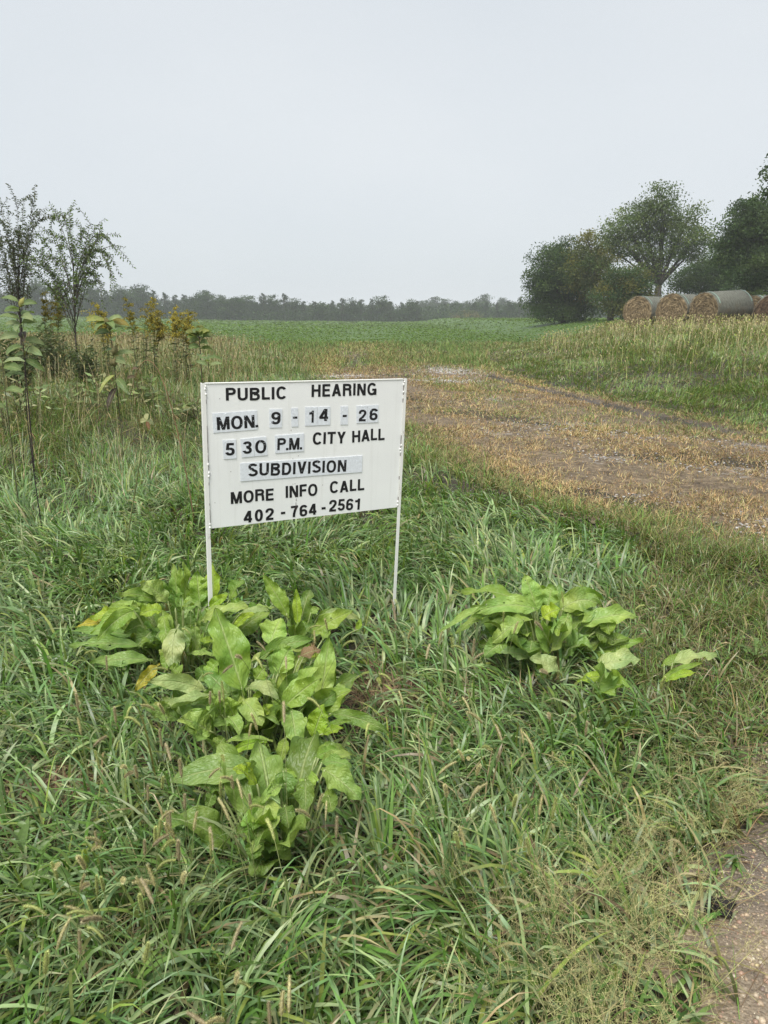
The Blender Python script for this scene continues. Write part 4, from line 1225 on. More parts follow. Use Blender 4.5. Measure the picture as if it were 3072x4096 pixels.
A_ = (280, 2220, .4822); B_ = (520, 2420, .5425); C_ = (620, 2880, .6028); R_ = (1820, 2260, .6269); M_ = (1000, 2250, .3617)
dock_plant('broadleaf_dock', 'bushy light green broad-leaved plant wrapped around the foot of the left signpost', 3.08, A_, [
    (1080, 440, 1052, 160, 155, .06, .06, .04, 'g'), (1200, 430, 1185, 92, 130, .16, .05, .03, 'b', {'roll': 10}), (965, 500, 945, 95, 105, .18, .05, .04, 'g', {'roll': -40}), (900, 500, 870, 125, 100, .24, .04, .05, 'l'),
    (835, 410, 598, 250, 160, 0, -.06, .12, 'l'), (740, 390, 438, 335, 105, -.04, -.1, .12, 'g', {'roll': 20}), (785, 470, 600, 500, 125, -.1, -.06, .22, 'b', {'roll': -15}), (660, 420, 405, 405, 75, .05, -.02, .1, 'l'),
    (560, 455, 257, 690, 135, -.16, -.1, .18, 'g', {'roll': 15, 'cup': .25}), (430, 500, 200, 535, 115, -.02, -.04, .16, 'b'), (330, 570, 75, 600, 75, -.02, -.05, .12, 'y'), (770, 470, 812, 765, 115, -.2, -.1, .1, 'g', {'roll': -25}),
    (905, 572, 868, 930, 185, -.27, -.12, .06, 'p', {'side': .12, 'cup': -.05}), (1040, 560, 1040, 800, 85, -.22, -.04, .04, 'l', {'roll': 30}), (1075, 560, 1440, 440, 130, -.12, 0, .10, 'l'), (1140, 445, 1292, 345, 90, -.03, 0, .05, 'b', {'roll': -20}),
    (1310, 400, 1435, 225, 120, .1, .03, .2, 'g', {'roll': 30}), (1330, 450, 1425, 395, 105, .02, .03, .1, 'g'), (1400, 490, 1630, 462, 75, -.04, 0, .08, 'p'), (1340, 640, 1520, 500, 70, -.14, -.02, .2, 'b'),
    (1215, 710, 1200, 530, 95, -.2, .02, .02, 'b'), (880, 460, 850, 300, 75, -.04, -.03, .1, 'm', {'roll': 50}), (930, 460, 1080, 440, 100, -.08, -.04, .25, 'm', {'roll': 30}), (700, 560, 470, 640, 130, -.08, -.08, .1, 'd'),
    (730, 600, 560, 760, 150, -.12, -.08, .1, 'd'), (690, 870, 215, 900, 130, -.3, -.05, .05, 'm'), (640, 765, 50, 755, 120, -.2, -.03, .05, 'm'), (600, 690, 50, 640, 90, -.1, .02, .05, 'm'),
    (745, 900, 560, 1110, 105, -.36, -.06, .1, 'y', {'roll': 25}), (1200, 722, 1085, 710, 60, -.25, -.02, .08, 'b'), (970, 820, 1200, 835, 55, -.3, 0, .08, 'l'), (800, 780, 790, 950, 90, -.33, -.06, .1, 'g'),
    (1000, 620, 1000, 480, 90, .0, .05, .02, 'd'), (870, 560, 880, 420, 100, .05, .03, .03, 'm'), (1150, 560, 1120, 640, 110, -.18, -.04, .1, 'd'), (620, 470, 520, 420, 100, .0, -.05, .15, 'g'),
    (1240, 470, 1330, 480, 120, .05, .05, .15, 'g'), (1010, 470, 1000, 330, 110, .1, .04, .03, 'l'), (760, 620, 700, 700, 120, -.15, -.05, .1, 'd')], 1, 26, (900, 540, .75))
dock_plant('broadleaf_dock', 'largest broad-leaved plant in front of the sign with one tall upright leaf', 2.42, B_, [
    (842, 668, 645, 80, 285, 0, .10, .02, 'g', {'cup': .08, 'petiole': .06}), (852, 625, 1092, 725, 105, -.02, -.05, .42, 'p'), (1125, 765, 1382, 560, 180, -.1, .02, .06, 'g', {'petiole': .05}), (1190, 770, 1230, 1025, 185, -.2, -.12, .06, 'l', {'petiole': .04}),
    (1340, 1010, 1425, 755, 165, -.16, .04, .02, 'b', {'roll': -15}), (1405, 735, 1465, 285, 175, .05, .08, .03, 'l', {'petiole': .06}), (1500, 775, 1565, 580, 120, 0, .04, .03, 'l'), (1440, 800, 1880, 935, 115, -.1, -.08, .1, 'd', {'roll': -20}),
    (1410, 262 + 700, 1560, 915, 70, -.18, -.02, .12, 'b'), (590, 645, 178, 575, 130, -.02, -.08, .12, 'p', {'roll': 20}), (610, 660, 284, 745, 80, -.1, -.08, .08, 'p'), (430, 560, 135, 625, 115, .02, -.06, .1, 'm'),
    (685, 825, 585, 700, 150, -.16, -.02, .06, 'g'), (605, 945, 395, 845, 200, -.2, -.06, .06, 'l', {'petiole': .05}), (380, 860, 125, 765, 115, -.16, -.06, .08, 'm'), (825, 690, 965, 875, 165, -.12, -.1, .1, 'l'),
    (720, 820, 805, 935, 130, -.18, -.08, .1, 'l'), (1028, 300, 1105, 110, 205, .32, .08, .04, 'l', {'petiole': .04}), (905, 430, 1305, 275, 130, .2, .04, .14, 'm', {'roll': -25}), (1080, 530, 1175, 325, 170, .12, .05, .03, 'l'),
    (1150, 475, 1300, 420, 95, .16, .03, .1, 'l'), (1165, 425, 1442, 355, 65, .22, .04, .06, 'b'), (1250, 570, 1395, 460, 100, .12, .02, .1, 'm'), (1040, 810, 985, 745, 90, -.12, 0, .1, 'b'),
    (1010, 1005, 738, 1092, 75, -.26, -.05, .1, 'b', {'roll': 30}), (1150, 970, 1108, 1150, 95, -.24, -.06, .06, 'g'), (905, 700, 968, 648, 55, -.03, 0, .06, 'b'), (560, 560, 650, 430, 150, .1, .04, .08, 'g'),
    (640, 1060, 690, 985, 120, -.3, .02, .1, 'g'), (1240, 385, 1400, 335, 110, .12, .05, .08, 'n'), (920, 560, 990, 470, 120, .06, .04, .06, 'g'), (760, 700, 740, 640, 110, -.04, 0, .1, 'd'),
    (1010, 680, 1060, 590, 120, .0, .03, .06, 'm'), (1290, 740, 1290, 640, 110, -.02, .04, .06, 'd'), (1420, 260, 1460, 200, 70, .4, .1, .05, 'g'), (380, 520, 300, 470, 120, .08, 0, .1, 'g'), (1400, 1050, 1605, 1130, 110, -.22, -.08, .12, 'm')], 2, 26, (900, 740, .85))
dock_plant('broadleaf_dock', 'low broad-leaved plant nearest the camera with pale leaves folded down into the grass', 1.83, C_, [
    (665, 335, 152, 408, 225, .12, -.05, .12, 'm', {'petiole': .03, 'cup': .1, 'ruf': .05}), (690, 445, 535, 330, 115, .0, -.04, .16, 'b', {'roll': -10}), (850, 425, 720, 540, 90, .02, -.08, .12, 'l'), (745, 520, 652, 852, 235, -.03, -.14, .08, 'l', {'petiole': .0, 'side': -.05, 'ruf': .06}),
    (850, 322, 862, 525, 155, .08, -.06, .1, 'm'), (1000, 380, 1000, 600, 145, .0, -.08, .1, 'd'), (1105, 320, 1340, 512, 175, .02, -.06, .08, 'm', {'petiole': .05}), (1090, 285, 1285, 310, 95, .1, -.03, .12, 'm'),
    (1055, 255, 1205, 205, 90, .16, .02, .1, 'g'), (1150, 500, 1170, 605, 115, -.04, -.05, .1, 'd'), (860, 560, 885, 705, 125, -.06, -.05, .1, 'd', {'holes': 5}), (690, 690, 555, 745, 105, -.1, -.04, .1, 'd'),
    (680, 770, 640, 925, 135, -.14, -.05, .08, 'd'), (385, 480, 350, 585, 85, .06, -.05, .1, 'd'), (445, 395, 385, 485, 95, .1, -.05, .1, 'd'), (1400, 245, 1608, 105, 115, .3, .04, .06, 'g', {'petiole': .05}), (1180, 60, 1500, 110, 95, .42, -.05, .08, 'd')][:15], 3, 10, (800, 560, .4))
dock_plant('broadleaf_dock', 'pair of upright broad leaves with a flat leaf beside them between the two signposts', 3.16, M_, [
    (430, 615, 172, 182, 165, 0, .05, .05, 'g', {'petiole': .04}), (530, 705, 512, 332, 105, -.02, .05, .02, 'b', {'petiole': .05}), (680, 785, 1098, 555, 195, -.12, .0, .03, 'g', {'petiole': .04, 'roll': -15}), (770, 590, 1170, 632, 105, .0, .02, .18, 'p'),
    (665, 565, 755, 510, 85, .0, .02, .08, 'l'), (1190, 755, 1222, 640, 62, -.02, .02, .05, 'b'), (560, 800, 700, 690, 110, -.06, .03, .08, 'd')], 4, 3, (480, 680, .3))
dock_plant('broadleaf_dock', 'bright green broad-leaved plant standing alone in the grass right of the sign', 3.05, R_, [
    (525, 300, 452, 82, 135, .05, .05, .03, 'l', {'petiole': .03}), (590, 265, 622, 138, 125, .1, .04, .04, 'l', {'petiole': .04}), (668, 292, 897, 255, 155, .02, .0, .30, 'l', {'petiole': .03}), (530, 285, 158, 305, 125, -.02, -.04, .14, 'l', {'petiole': .03}),
    (330, 295, 32, 425, 75, -.02, -.04, .16, 'g'), (455, 340, 258, 485, 118, -.1, -.07, .08, 'l'), (545, 345, 662, 290, 110, -.03, -.02, .14, 'b'), (722, 308, 618, 540, 105, -.1, -.08, .05, 'l', {'side': -.16}),
    (735, 325, 890, 300, 90, .0, .0, .12, 'l'), (800, 392, 1130, 338, 130, -.05, .0, .16, 'l', {'petiole': .03}), (960, 345, 985, 435, 105, -.06, -.04, .08, 'g'), (335, 480, 198, 575, 125, -.14, -.06, .08, 'm'),
    (450, 450, 330, 485, 135, -.08, -.05, .1, 'd'), (490, 480, 478, 575, 115, -.12, -.05, .08, 'm'), (490, 595, 308, 560, 85, -.2, -.03, .08, 'p'), (680, 690, 498, 600, 115, -.3, .0, .08, 'p'),
    (880, 425, 1005, 485, 105, -.06, -.03, .1, 'd'), (640, 440, 650, 360, 110, .0, .03, .05, 'd')], 5, 22, (590, 420, .55))
dock_plant('broadleaf_dock', 'small low broad-leaved plant with one bright folded leaf, front right of the lone plant', 2.66, R_, [
    (780, 742, 1010, 715, 78, 0, 0, .08, 'b', {'roll': -20}), (885, 660, 1155, 605, 140, .1, .03, .08, 'p'), (900, 740, 930, 830, 90, -.04, -.05, .08, 'd'), (1000, 650, 1010, 560, 100, .12, .05, .05, 'm')], 6, 2, (890, 720, .2))
dock_plant('broadleaf_dock', 'sprig of two pale broad leaves low in the grass at far right', 2.74, R_, [
    (1360, 640, 1640, 592, 98, .06, .03, .12, 'p'), (1345, 742, 1522, 690, 55, -.06, 0, .1, 'b')], 8, 0, (1380, 700, .1))

# ------------------------------------------------------------------ hay bales
def bale_mats():
    m, n, l, out = mat_base('baled_hay_face')
    tc_ = n.new('ShaderNodeTexCoord'); oc = tc_.outputs['Object']
    sp = n.new('ShaderNodeSeparateXYZ'); l.new(oc, sp.inputs[0])
    rad = math_n(n, l, 'SQRT', math_n(n, l, 'ADD', math_n(n, l, 'POWER', sp.outputs[0], 2.0), math_n(n, l, 'POWER', sp.outputs[2], 2.0)))
    ang = math_n(n, l, 'ARCTAN2', sp.outputs[2], sp.outputs[0])
    cb = n.new('ShaderNodeCombineXYZ')
    l.new(math_n(n, l, 'MULTIPLY', math_n(n, l, 'ADD', rad, math_n(n, l, 'MULTIPLY', ang, .012)), 15.0), cb.inputs[0]); l.new(math_n(n, l, 'MULTIPLY', ang, 2.6), cb.inputs[1])
    a = N_noise(n, l, 1.0, 4, 0.65, cb.outputs[0])
    b = N_noise(n, l, 9, 4, 0.7, oc)
    d = N_noise(n, l, 2.2, 3, 0.6, oc)
    f = math_n(n, l, 'ADD', math_n(n, l, 'MULTIPLY', a.outputs['Fac'], .7), math_n(n, l, 'MULTIPLY', b.outputs['Fac'], .3))
    at_ = n.new('ShaderNodeAttribute'); at_.attribute_name = 'Col'
    c = ramp(n, l, f, [(0.36, (0.065, 0.047, 0.026)), (0.5, (0.215, 0.16, 0.085)), (0.63, (0.41, 0.315, 0.18))]).outputs['Color']
    c = mix(n, l, 1.0, c, ramp(n, l, d.outputs['Fac'], [(.35, (.75, .72, .7)), (.65, (1.15, 1.15, 1.15))]).outputs['Color'], 'MULTIPLY')
    c = mix(n, l, 1.0, c, at_.outputs['Color'], 'MULTIPLY')
    p = n.new('ShaderNodeBsdfPrincipled'); l.new(c, p.inputs['Base Color']); p.inputs['Roughness'].default_value = 0.85
    bp = n.new('ShaderNodeBump'); bp.inputs['Strength'].default_value = 0.9; bp.inputs['Distance'].default_value = 0.04
    l.new(f, bp.inputs['Height']); l.new(bp.outputs[0], p.inputs['Normal'])
    l.new(p.outputs[0], out.inputs['Surface'])
    M['hay'] = m
    m, n, l, out = mat_base('bale_net_wrap')
    tc_ = n.new('ShaderNodeTexCoord'); oc = tc_.outputs['Object']
    sp = n.new('ShaderNodeSeparateXYZ'); l.new(oc, sp.inputs[0])
    mpn = n.new('ShaderNodeMapping'); mpn.inputs['Scale'].default_value = (6, 26, 6); l.new(oc, mpn.inputs['Vector'])
    a = N_noise(n, l, 1.0, 4, 0.7, mpn.outputs[0])
    b = N_noise(n, l, 2.5, 4, 0.6, oc)
    c = ramp(n, l, a.outputs['Fac'], [(0.3, (0.05, 0.05, 0.036)), (0.55, (0.115, 0.118, 0.088)), (0.75, (0.19, 0.195, 0.155))]).outputs['Color']
    # sun-bleached netting over straw: brown straw shows where the net is thin, low on the sides
    low = math_n(n, l, 'ADD', math_n(n, l, 'MULTIPLY', sp.outputs[2], -0.55), math_n(n, l, 'MULTIPLY', b.outputs['Fac'], 0.9))
    lf = ramp(n, l, low, [(0.38, (0, 0, 0)), (0.72, (1, 1, 1))]).outputs['Color']
    c = mix(n, l, math_n(n, l, 'MULTIPLY', lf, .85), c, (0.14, 0.105, 0.062))
    p = n.new('ShaderNodeBsdfPrincipled'); l.new(c, p.inputs['Base Color']); p.inputs['Roughness'].default_value = 0.6
    bp = n.new('ShaderNodeBump'); bp.inputs['Strength'].default_value = 0.9; bp.inputs['Distance'].default_value = 0.05
    l.new(a.outputs['Fac'], bp.inputs['Height']); l.new(bp.outputs[0], p.inputs['Normal'])
    l.new(p.outputs[0], out.inputs['Surface'])
    M['net'] = m
    M['mint'] = plain('mint_net_edge', (0.19, 0.27, 0.22), 0.5)
bale_mats()

def hay_bale(label, loc, ang, length, seed, tone=(1, 1, 1), r=.76, tilt=0.0):
    rs = np.random.RandomState(seed)
    root = thing('hay_bale', label, 'hay bale', loc, 'round hay bales on the grassy rise')
    root.rotation_euler = (R(tilt), 0, -ang)        # local +Y runs along the bale, the face looks to -Y
    na = 64; nl = 14
    a = np.linspace(0, 2 * math.pi, na, endpoint=False)
    pr = np.array([.955, .985, 1, 1.005] + [1.0] * (nl - 8) + [1.005, 1, .985, .955])
    py = np.concatenate([[0, .02, .06, .12], np.linspace(.2, length - .2, nl - 8), [length - .12, length - .06, length - .02, length]])
    wob = 1 + .012 * np.sin(3 * a + rs.uniform(0, 6)) + .008 * np.sin(7 * a + rs.uniform(0, 6))
    flat = np.where(np.sin(a) < -.7, .93, 1) * (1 - .035 * np.maximum(0, np.sin(a)) ** 2) * (1 + .02 * np.abs(np.cos(a)) ** 3)
    rr = r * pr[:, None] * (wob * flat)[None] * (1 + .006 * rs.normal(size=(nl, na)))
    v = np.stack([rr * np.cos(a), np.broadcast_to(py[:, None], rr.shape), rr * np.sin(a) + r * .95], -1)
    i, j = np.meshgrid(np.arange(nl - 1), np.arange(na), indexing='ij')
    f = np.stack([i * na + j, i * na + (j + 1) % na, (i + 1) * na + (j + 1) % na, (i + 1) * na + j], -1).reshape(-1, 4)
    off = np.array([0, 0, r * .95])
    mb = MB(); mb.add(v.reshape(-1, 3) - off, f)
    o = mb.build('net_wrap', M['net'], root); o.location = off
    for fy, sgn in ((0, -1), (length, 1)):
        nr = 16
        q = np.linspace(.0, .955, nr)
        rr2 = r * q[:, None] * (wob * flat)[None]
        yy = fy + sgn * (.045 * (1 - q[:, None] ** 4) + .014 * rs.normal(size=(nr, na)) * (q[:, None] < .9) * (q[:, None] > 0))
        v2 = np.stack([rr2 * np.cos(a), yy + 0 * rr2, rr2 * np.sin(a)], -1).reshape(-1, 3)
        i, j = np.meshgrid(np.arange(nr - 1), np.arange(na), indexing='ij')
        f2 = np.stack([i * na + j, (i + 1) * na + j, (i + 1) * na + (j + 1) % na, i * na + (j + 1) % na], -1).reshape(-1, 4)
        mb = MB(); mb.add(v2, f2, tone)
        # loose straw sticking out of the face
        ns_ = 700
        ra = r * np.sqrt(rs.uniform(.02, .93, ns_)); th = rs.uniform(0, 6.28, ns_)
        p = np.stack([ra * np.cos(th), np.full(ns_, fy + sgn * .05), ra * np.sin(th)], -1)
        tg = np.stack([-np.sin(th), sgn * rs.uniform(-.1, .35, ns_), np.cos(th)], -1) * rs.uniform(.05, .16, (ns_, 1)) + rs.normal(0, .02, (ns_, 3))
        wv = np.stack([np.cos(th), 0 * th, np.sin(th)], -1) * .006
        vv = np.stack([p - tg - wv, p - tg + wv, p + tg + wv, p + tg - wv], 1).reshape(-1, 3)
        mb.add(vv, np.arange(ns_ * 4).reshape(-1, 4), np.repeat(np.array(tone) * rs.uniform(.6, 1.5, (ns_, 1)), 4, 0))
        e = mb.build('end_face', M['hay'], root); e.location = off
    mb = MB()
    for y0 in (.09, length - .16):
        aa = np.linspace(.35, 2.6, 30)
        p = np.stack([np.cos(aa) * r * 1.012, 0 * aa + y0, np.sin(aa) * r * 1.012], -1)
        q = p + np.array([0, .07, 0])
        k = np.arange(29)
        mb.add(np.concatenate([p, q]), np.stack([k, k + 30, k + 31, k + 1], 1))
    s = mb.build('net_edge_band', M['mint'], root); s.location = off
    return root

def bale_at(label, u, v, Y, ang, length, seed, **k):     # u, v: centre of the visible face
    p = at(u, v, Y)
    r = k.get('r', .76)
    hay_bale(label, (p[0], p[1], p[2] - r * .95), R(ang), length, seed, **k)
bale_at('front round hay bale at left end of the row, round straw face fully in view', 2549, 1248, 36.0, 48, 1.9, 1)
bale_at('second round hay bale from the left, straw face beside the leftmost bale', 2686, 1242, 33.5, 50, 1.9, 2)
bale_at('third round hay bale from the left, longest grey net-wrapped side', 2817, 1238, 32.0, 62, 2.3, 3, r=.74, tilt=3.0)
bale_at('grey net-wrapped hay bale behind the third bale, only its rounded back showing', 3010, 1243, 37.0, 75, 1.6, 4)
bale_at('dark brown faced hay bale at the right edge of the photo', 3098, 1252, 30.0, 30, 1.6, 5, tone=(.42, .36, .36), r=.78)
bale_at('dark faced hay bale cut by the right edge, nearest of the row', 3168, 1272, 27.5, 32, 1.6, 6, tone=(.5, .42, .4), r=.78)

# ------------------------------------------------------------------ trees
def cards(p, s, c, rs, asp=.55, flat=0.0):
    n = len(p)
    a = rs.uniform(0, 6.28, n); e = rs.normal(0, .7 * (1 - flat), n)
    u = np.stack([np.cos(a) * np.cos(e), np.sin(a) * np.cos(e), np.sin(e) - .25], -1)
    w = rs.normal(size=(n, 3)); w -= u * (w * u).sum(1, keepdims=True) / (u * u).sum(1, keepdims=True); w /= np.linalg.norm(w, axis=1)[:, None] + 1e-9
    u = u * s[:, None] * .5; w = w * s[:, None] * .5 * asp
    v = np.stack([p - u, p + w - u * .1, p + u, p - w - u * .1], 1).reshape(-1, 3)
    return v, np.arange(n * 4).reshape(-1, 4), np.repeat(c, 4, 0)

def make_tree(name, label, group, base, blobs, cols, seed, tips=60, per=140, leaf=.2, clump=.5, trunk=.22, fork=.25, bark=(.045, .037, .03), shell=.5, drop=0.0, cat='tree', limb_r=.4, stems=1, more=1.0):
    """blobs: (dx, dz, rx, rz[, dy]) in metres from the foot of the tree"""
    rs = np.random.RandomState(seed)
    root = thing(name, label, cat, base, group)
    vol = np.array([b[2] * b[3] for b in blobs]); vol = vol / vol.sum()
    H = max(b[1] + b[3] for b in blobs)
    fk = np.array([rs.uniform(-.1, .1), 0, H * fork])
    mb = MB()
    for st in range(stems):
        o = np.array([rs.uniform(-.5, .5), rs.uniform(-.5, .5), 0]) * (0 if stems == 1 else 1.0)
        mb.tube(bez(o + (0, 0, -.4), o * .6 + fk * .5 + (rs.uniform(-.15, .15), 0, 0), fk, 6), np.linspace(trunk * 1.25, trunk * .85, 6), 8, bark)
    P, C = [], []
    cols = [np.array(c) for c in cols]
    for bi, b in enumerate(blobs):
        dy = b[4] if len(b) > 4 else rs.uniform(-.5, .5) * b[2]
        cen = np.array([b[0], dy, b[1]])
        mid = fk * .55 + cen * .45; mid[2] = max(mid[2], fk[2]) + .12 * b[3]
        limb = bez(fk, mid * [1, 1, 1.02], cen + [0, 0, b[3] * .2], 9)
        rl = trunk * limb_r * (.6 + vol[bi])
        mb.tube(limb, np.linspace(trunk * .7, rl * .35, 9) * (.55 + .45 * min(1, vol[bi] * len(blobs))), 6, bark)
        nt = max(3, int(tips * vol[bi]))
        ga = rs.uniform(0, 6.28)
        for k in range(nt):
            # spread tips evenly over an ellipsoid, denser near its shell
            zz = 1 - 2 * (k + .5) / nt; an = ga + k * 2.39996; rxy = math.sqrt(max(0, 1 - zz * zz))
            q = (shell + (1 - shell) * rs.rand() ** .5)
            if rs.rand() < .2: q *= .6
            tip = cen + np.array([math.cos(an) * rxy * b[2], math.sin(an) * rxy * b[2], zz * b[3]]) * q * rs.uniform(.78, 1.22)
            tip[2] -= drop * rs.rand()
            st_ = limb[rs.randint(3, 9)]
            br = bez(st_, (st_ + tip) / 2 + [0, 0, .12 * np.linalg.norm(tip - st_)], tip, 6)
            mb.tube(br, np.linspace(max(.018, rl * .33), .008, 6), 4, bark)
            nl = int(per * more * rs.uniform(.5, 1.4))
            g = np.clip(rs.normal(0, 1, (nl, 3)), -1.7, 1.7) * clump * np.array([1, 1, .55]) * rs.uniform(.7, 1.25)
            pp = tip + g - np.array([0, 0, .15 * clump])
            n2 = nl // 4
            pp[:n2] = br[rs.randint(3, 6, n2)] + rs.normal(0, clump * .4, (n2, 3))
            cc = cols[rs.randint(len(cols))] * rs.uniform(.7, 1.3)
            P.append(pp); C.append(cc * rs.uniform(.85, 1.18, (nl, 1)) * rs.uniform(.95, 1.05, (nl, 3)))
    mb.build('trunk', M['bark'], root)
    P = np.concatenate(P); C = np.concatenate(C)
    v, f, c = cards(P, leaf * rs.uniform(.6, 1.3, len(P)), C, rs)
    link('crown', np_mesh('crown', v, [f], c, False), M['leafy'], root)
    return root

def cedar(name, label, group, base, H, Wd, cols, seed, n=2600, leaf=.4):
    rs = np.random.RandomState(seed)
    root = thing(name, label, 'tree', base, group)
    mb = MB(); mb.tube([(0, 0, -.3), (0, 0, H * .5), (rs.uniform(-.1, .1), 0, H * .97)], [Wd * .06, Wd * .04, .02], 6, (.045, .035, .028))
    P, C = [], []
    nb = 46
    for k in range(nb):
        z = H * (.06 + .9 * k / nb) + rs.uniform(-.15, .15); a = rs.uniform(0, 6.28)
        rad = Wd * .5 * (1 - (z / H) ** 1.3) ** .8 * rs.uniform(.65, 1.2) + .1
        m = int(n / nb * (rad / Wd * 3 + .3))
        t = rs.uniform(.1, 1, m) ** .7
        mb.tube([(0, 0, z - .1 * rad), (math.cos(a) * rad * .8, math.sin(a) * rad * .8, z + .12 * rad)], [.03, .01], 4, (.045, .035, .028))
        P.append(np.stack([math.cos(a) * rad * t, math.sin(a) * rad * t, z + t * rad * .18], -1) + rs.normal(0, .13 * rad + .06, (m, 3)))
        C.append(np.array(cols[rs.randint(len(cols))]) * rs.uniform(.7, 1.3) * rs.uniform(.7, 1.3, (m, 1)))
    mb.build('trunk', M['bark'], root)
    P = np.concatenate(P); C = np.concatenate(C)
    v, f, c = cards(P, leaf * rs.uniform(.6, 1.3, len(P)), C, rs)
    link('crown', np_mesh('crown', v, [f], c, False), M['leafy'], root)
    return root

DK = [(.044, .078, .028), (.060, .102, .034), (.080, .122, .038)]
OL = [(.10, .112, .03), (.14, .135, .034), (.08, .10, .03)]
LT = [(.105, .15, .046), (.14, .18, .056), (.08, .12, .04)]

def tree_px(name, label, group, foot, Y, blobs_px, cols, seed, **k):
    """blobs given as (u, v, ru, rv) in photo pixels at distance Y"""
    p = at(foot[0], foot[1], Y); base = np.array([p[0], Y, T(p[0], Y)])
    m = Y / math.cos(PITCH) / FPX * .985
    bl = []
    for b in blobs_px:
        q = at(b[0], b[1], Y)
        bl.append((q[0] - base[0], q[2] - base[2], b[2] * m, b[3] * m) + ((b[4],) if len(b) > 4 else ()))
    return make_tree(name, label, group, tuple(base), bl, cols, seed, **k)

def c2(x, y, rx, ry, dy=None):      # enlarged view of the right-hand trees
    return (2048 + x * .6173, 650 + y * .6173, rx * .6173, ry * .6173) + (() if dy is None else (dy,))
GR = 'trees behind the hay bales'
tree_px('broadleaf_tree', 'dense dark green round tree at left end of the tree group beyond the field', GR, (2258, 1280), 66, [c2(300, 610, 120, 110), (c2(200, 700, 100, 120)), c2(390, 690, 110, 120), c2(180, 810, 80, 90), c2(290, 830, 140, 120), c2(420, 850, 110, 110), c2(250, 930, 100, 80), c2(400, 950, 110, 60), c2(190, 960, 60, 50), c2(420, 1010, 60, 35)],
        DK, 1, tips=150, per=170, more=1.5, leaf=.18, clump=.55, trunk=.3, fork=.2, shell=.6)
tree_px('broadleaf_tree', 'yellowing olive tree leaning between the dark round tree and the tall open tree', GR, (2440, 1280), 63, [c2(490, 540, 90, 80), c2(470, 660, 120, 100), c2(560, 720, 110, 90), c2(420, 750, 80, 90), c2(600, 620, 60, 60), c2(540, 840, 90, 80)],
        OL + [DK[2]], 2, tips=75, per=120, more=1.8, leaf=.17, clump=.5, trunk=.22, fork=.3, shell=.6)
tree_px('broadleaf_tree', 'tallest open-crowned tree with visible forked grey limbs behind the bales', GR, (2620, 1280), 65, [c2(960, 260, 90, 90), c2(860, 330, 90, 90), c2(1000, 360, 110, 90), c2(1140, 370, 80, 70), c2(740, 400, 110, 80), c2(650, 470, 90, 70), c2(880, 460, 120, 70), c2(1080, 480, 120, 70), c2(1210, 480, 90, 70), c2(760, 560, 120, 60), c2(1000, 590, 130, 60), c2(640, 560, 60, 60), c2(1180, 580, 90, 60), c2(900, 690, 90, 60)],
        LT, 3, tips=210, per=78, more=1.7, leaf=.185, clump=.52, trunk=.27, fork=.28, shell=.5, limb_r=.4, stems=3, bark=(.06, .052, .045))
tree_px('broadleaf_tree', 'low spreading olive-brown tree in front of the tall open tree beside the first bale', GR, (2440, 1282), 58, [c2(700, 760, 100, 90), c2(800, 740, 90, 70), c2(640, 850, 90, 80), c2(760, 850, 110, 80), c2(690, 940, 90, 60), c2(840, 820, 60, 60)],
        OL + DK[:2], 4, tips=80, per=130, more=1.7, leaf=.165, clump=.45, trunk=.18, fork=.2, shell=.55)
tree_px('broadleaf_tree', 'thin-crowned dark tree low behind the middle bales', GR, (2790, 1280), 70, [c2(1130, 740, 110, 90), c2(1230, 700, 90, 80), c2(1060, 800, 80, 60), c2(1210, 810, 110, 60), c2(1310, 660, 60, 90)],
        DK, 5, tips=80, per=90, more=1.7, leaf=.18, clump=.5, trunk=.2, fork=.25, shell=.55, stems=3)
tree_px('broadleaf_tree', 'ragged dark tree between the open tree and the large dark tree at right', GR, (2880, 1275), 68, [c2(1330, 700, 90, 100), c2(1390, 640, 70, 70), c2(1330, 810, 100, 60), c2(1420, 760, 70, 90)],
        DK, 6, tips=60, per=110, more=1.7, leaf=.18, clump=.5, trunk=.2, fork=.25, shell=.55)
tree_px('broadleaf_tree', 'huge dense dark green tree cut by the right edge, drooping leafy branches', GR, (3120, 1280), 50, [c2(1640, 290, 120, 110), c2(1540, 330, 110, 90), c2(1450, 430, 90, 80), c2(1590, 460, 150, 120), c2(1480, 570, 110, 90), c2(1640, 640, 160, 120), c2(1520, 700, 120, 90), c2(1600, 800, 150, 80), c2(1400, 500, 60, 50), c2(1760, 400, 150, 160), c2(1800, 650, 160, 160)],
        DK, 7, tips=230, per=190, more=1.6, leaf=.16, clump=.42, trunk=.4, fork=.22, shell=.6, drop=.6)
# the overhanging twig at the right edge belongs to a tree outside the frame
def overhang():
    rs = np.random.RandomState(9)
    Y = 30
    p = at(3300, 1260, Y); base = (p[0], Y, T(p[0], Y)); m = Y / FPX
    bl = []
    for u, v, a, b in ((3085, 715, 26, 40), (3068, 760, 20, 14), (3120, 660, 60, 60), (3200, 560, 90, 90), (3300, 600, 110, 120), (3300, 800, 100, 120), (3240, 760, 70, 60)):
        q = at(u, v, Y); bl.append((q[0] - base[0], q[2] - base[2], a * m, b * m, 0.0))
    make_tree('broadleaf_tree', 'leafy branch tip of the nearest tree reaching in above the dark tree', GR, base, bl, DK, 9, tips=90, per=70, leaf=.13, clump=.22, trunk=.25, fork=.3, drop=.2)
overhang()

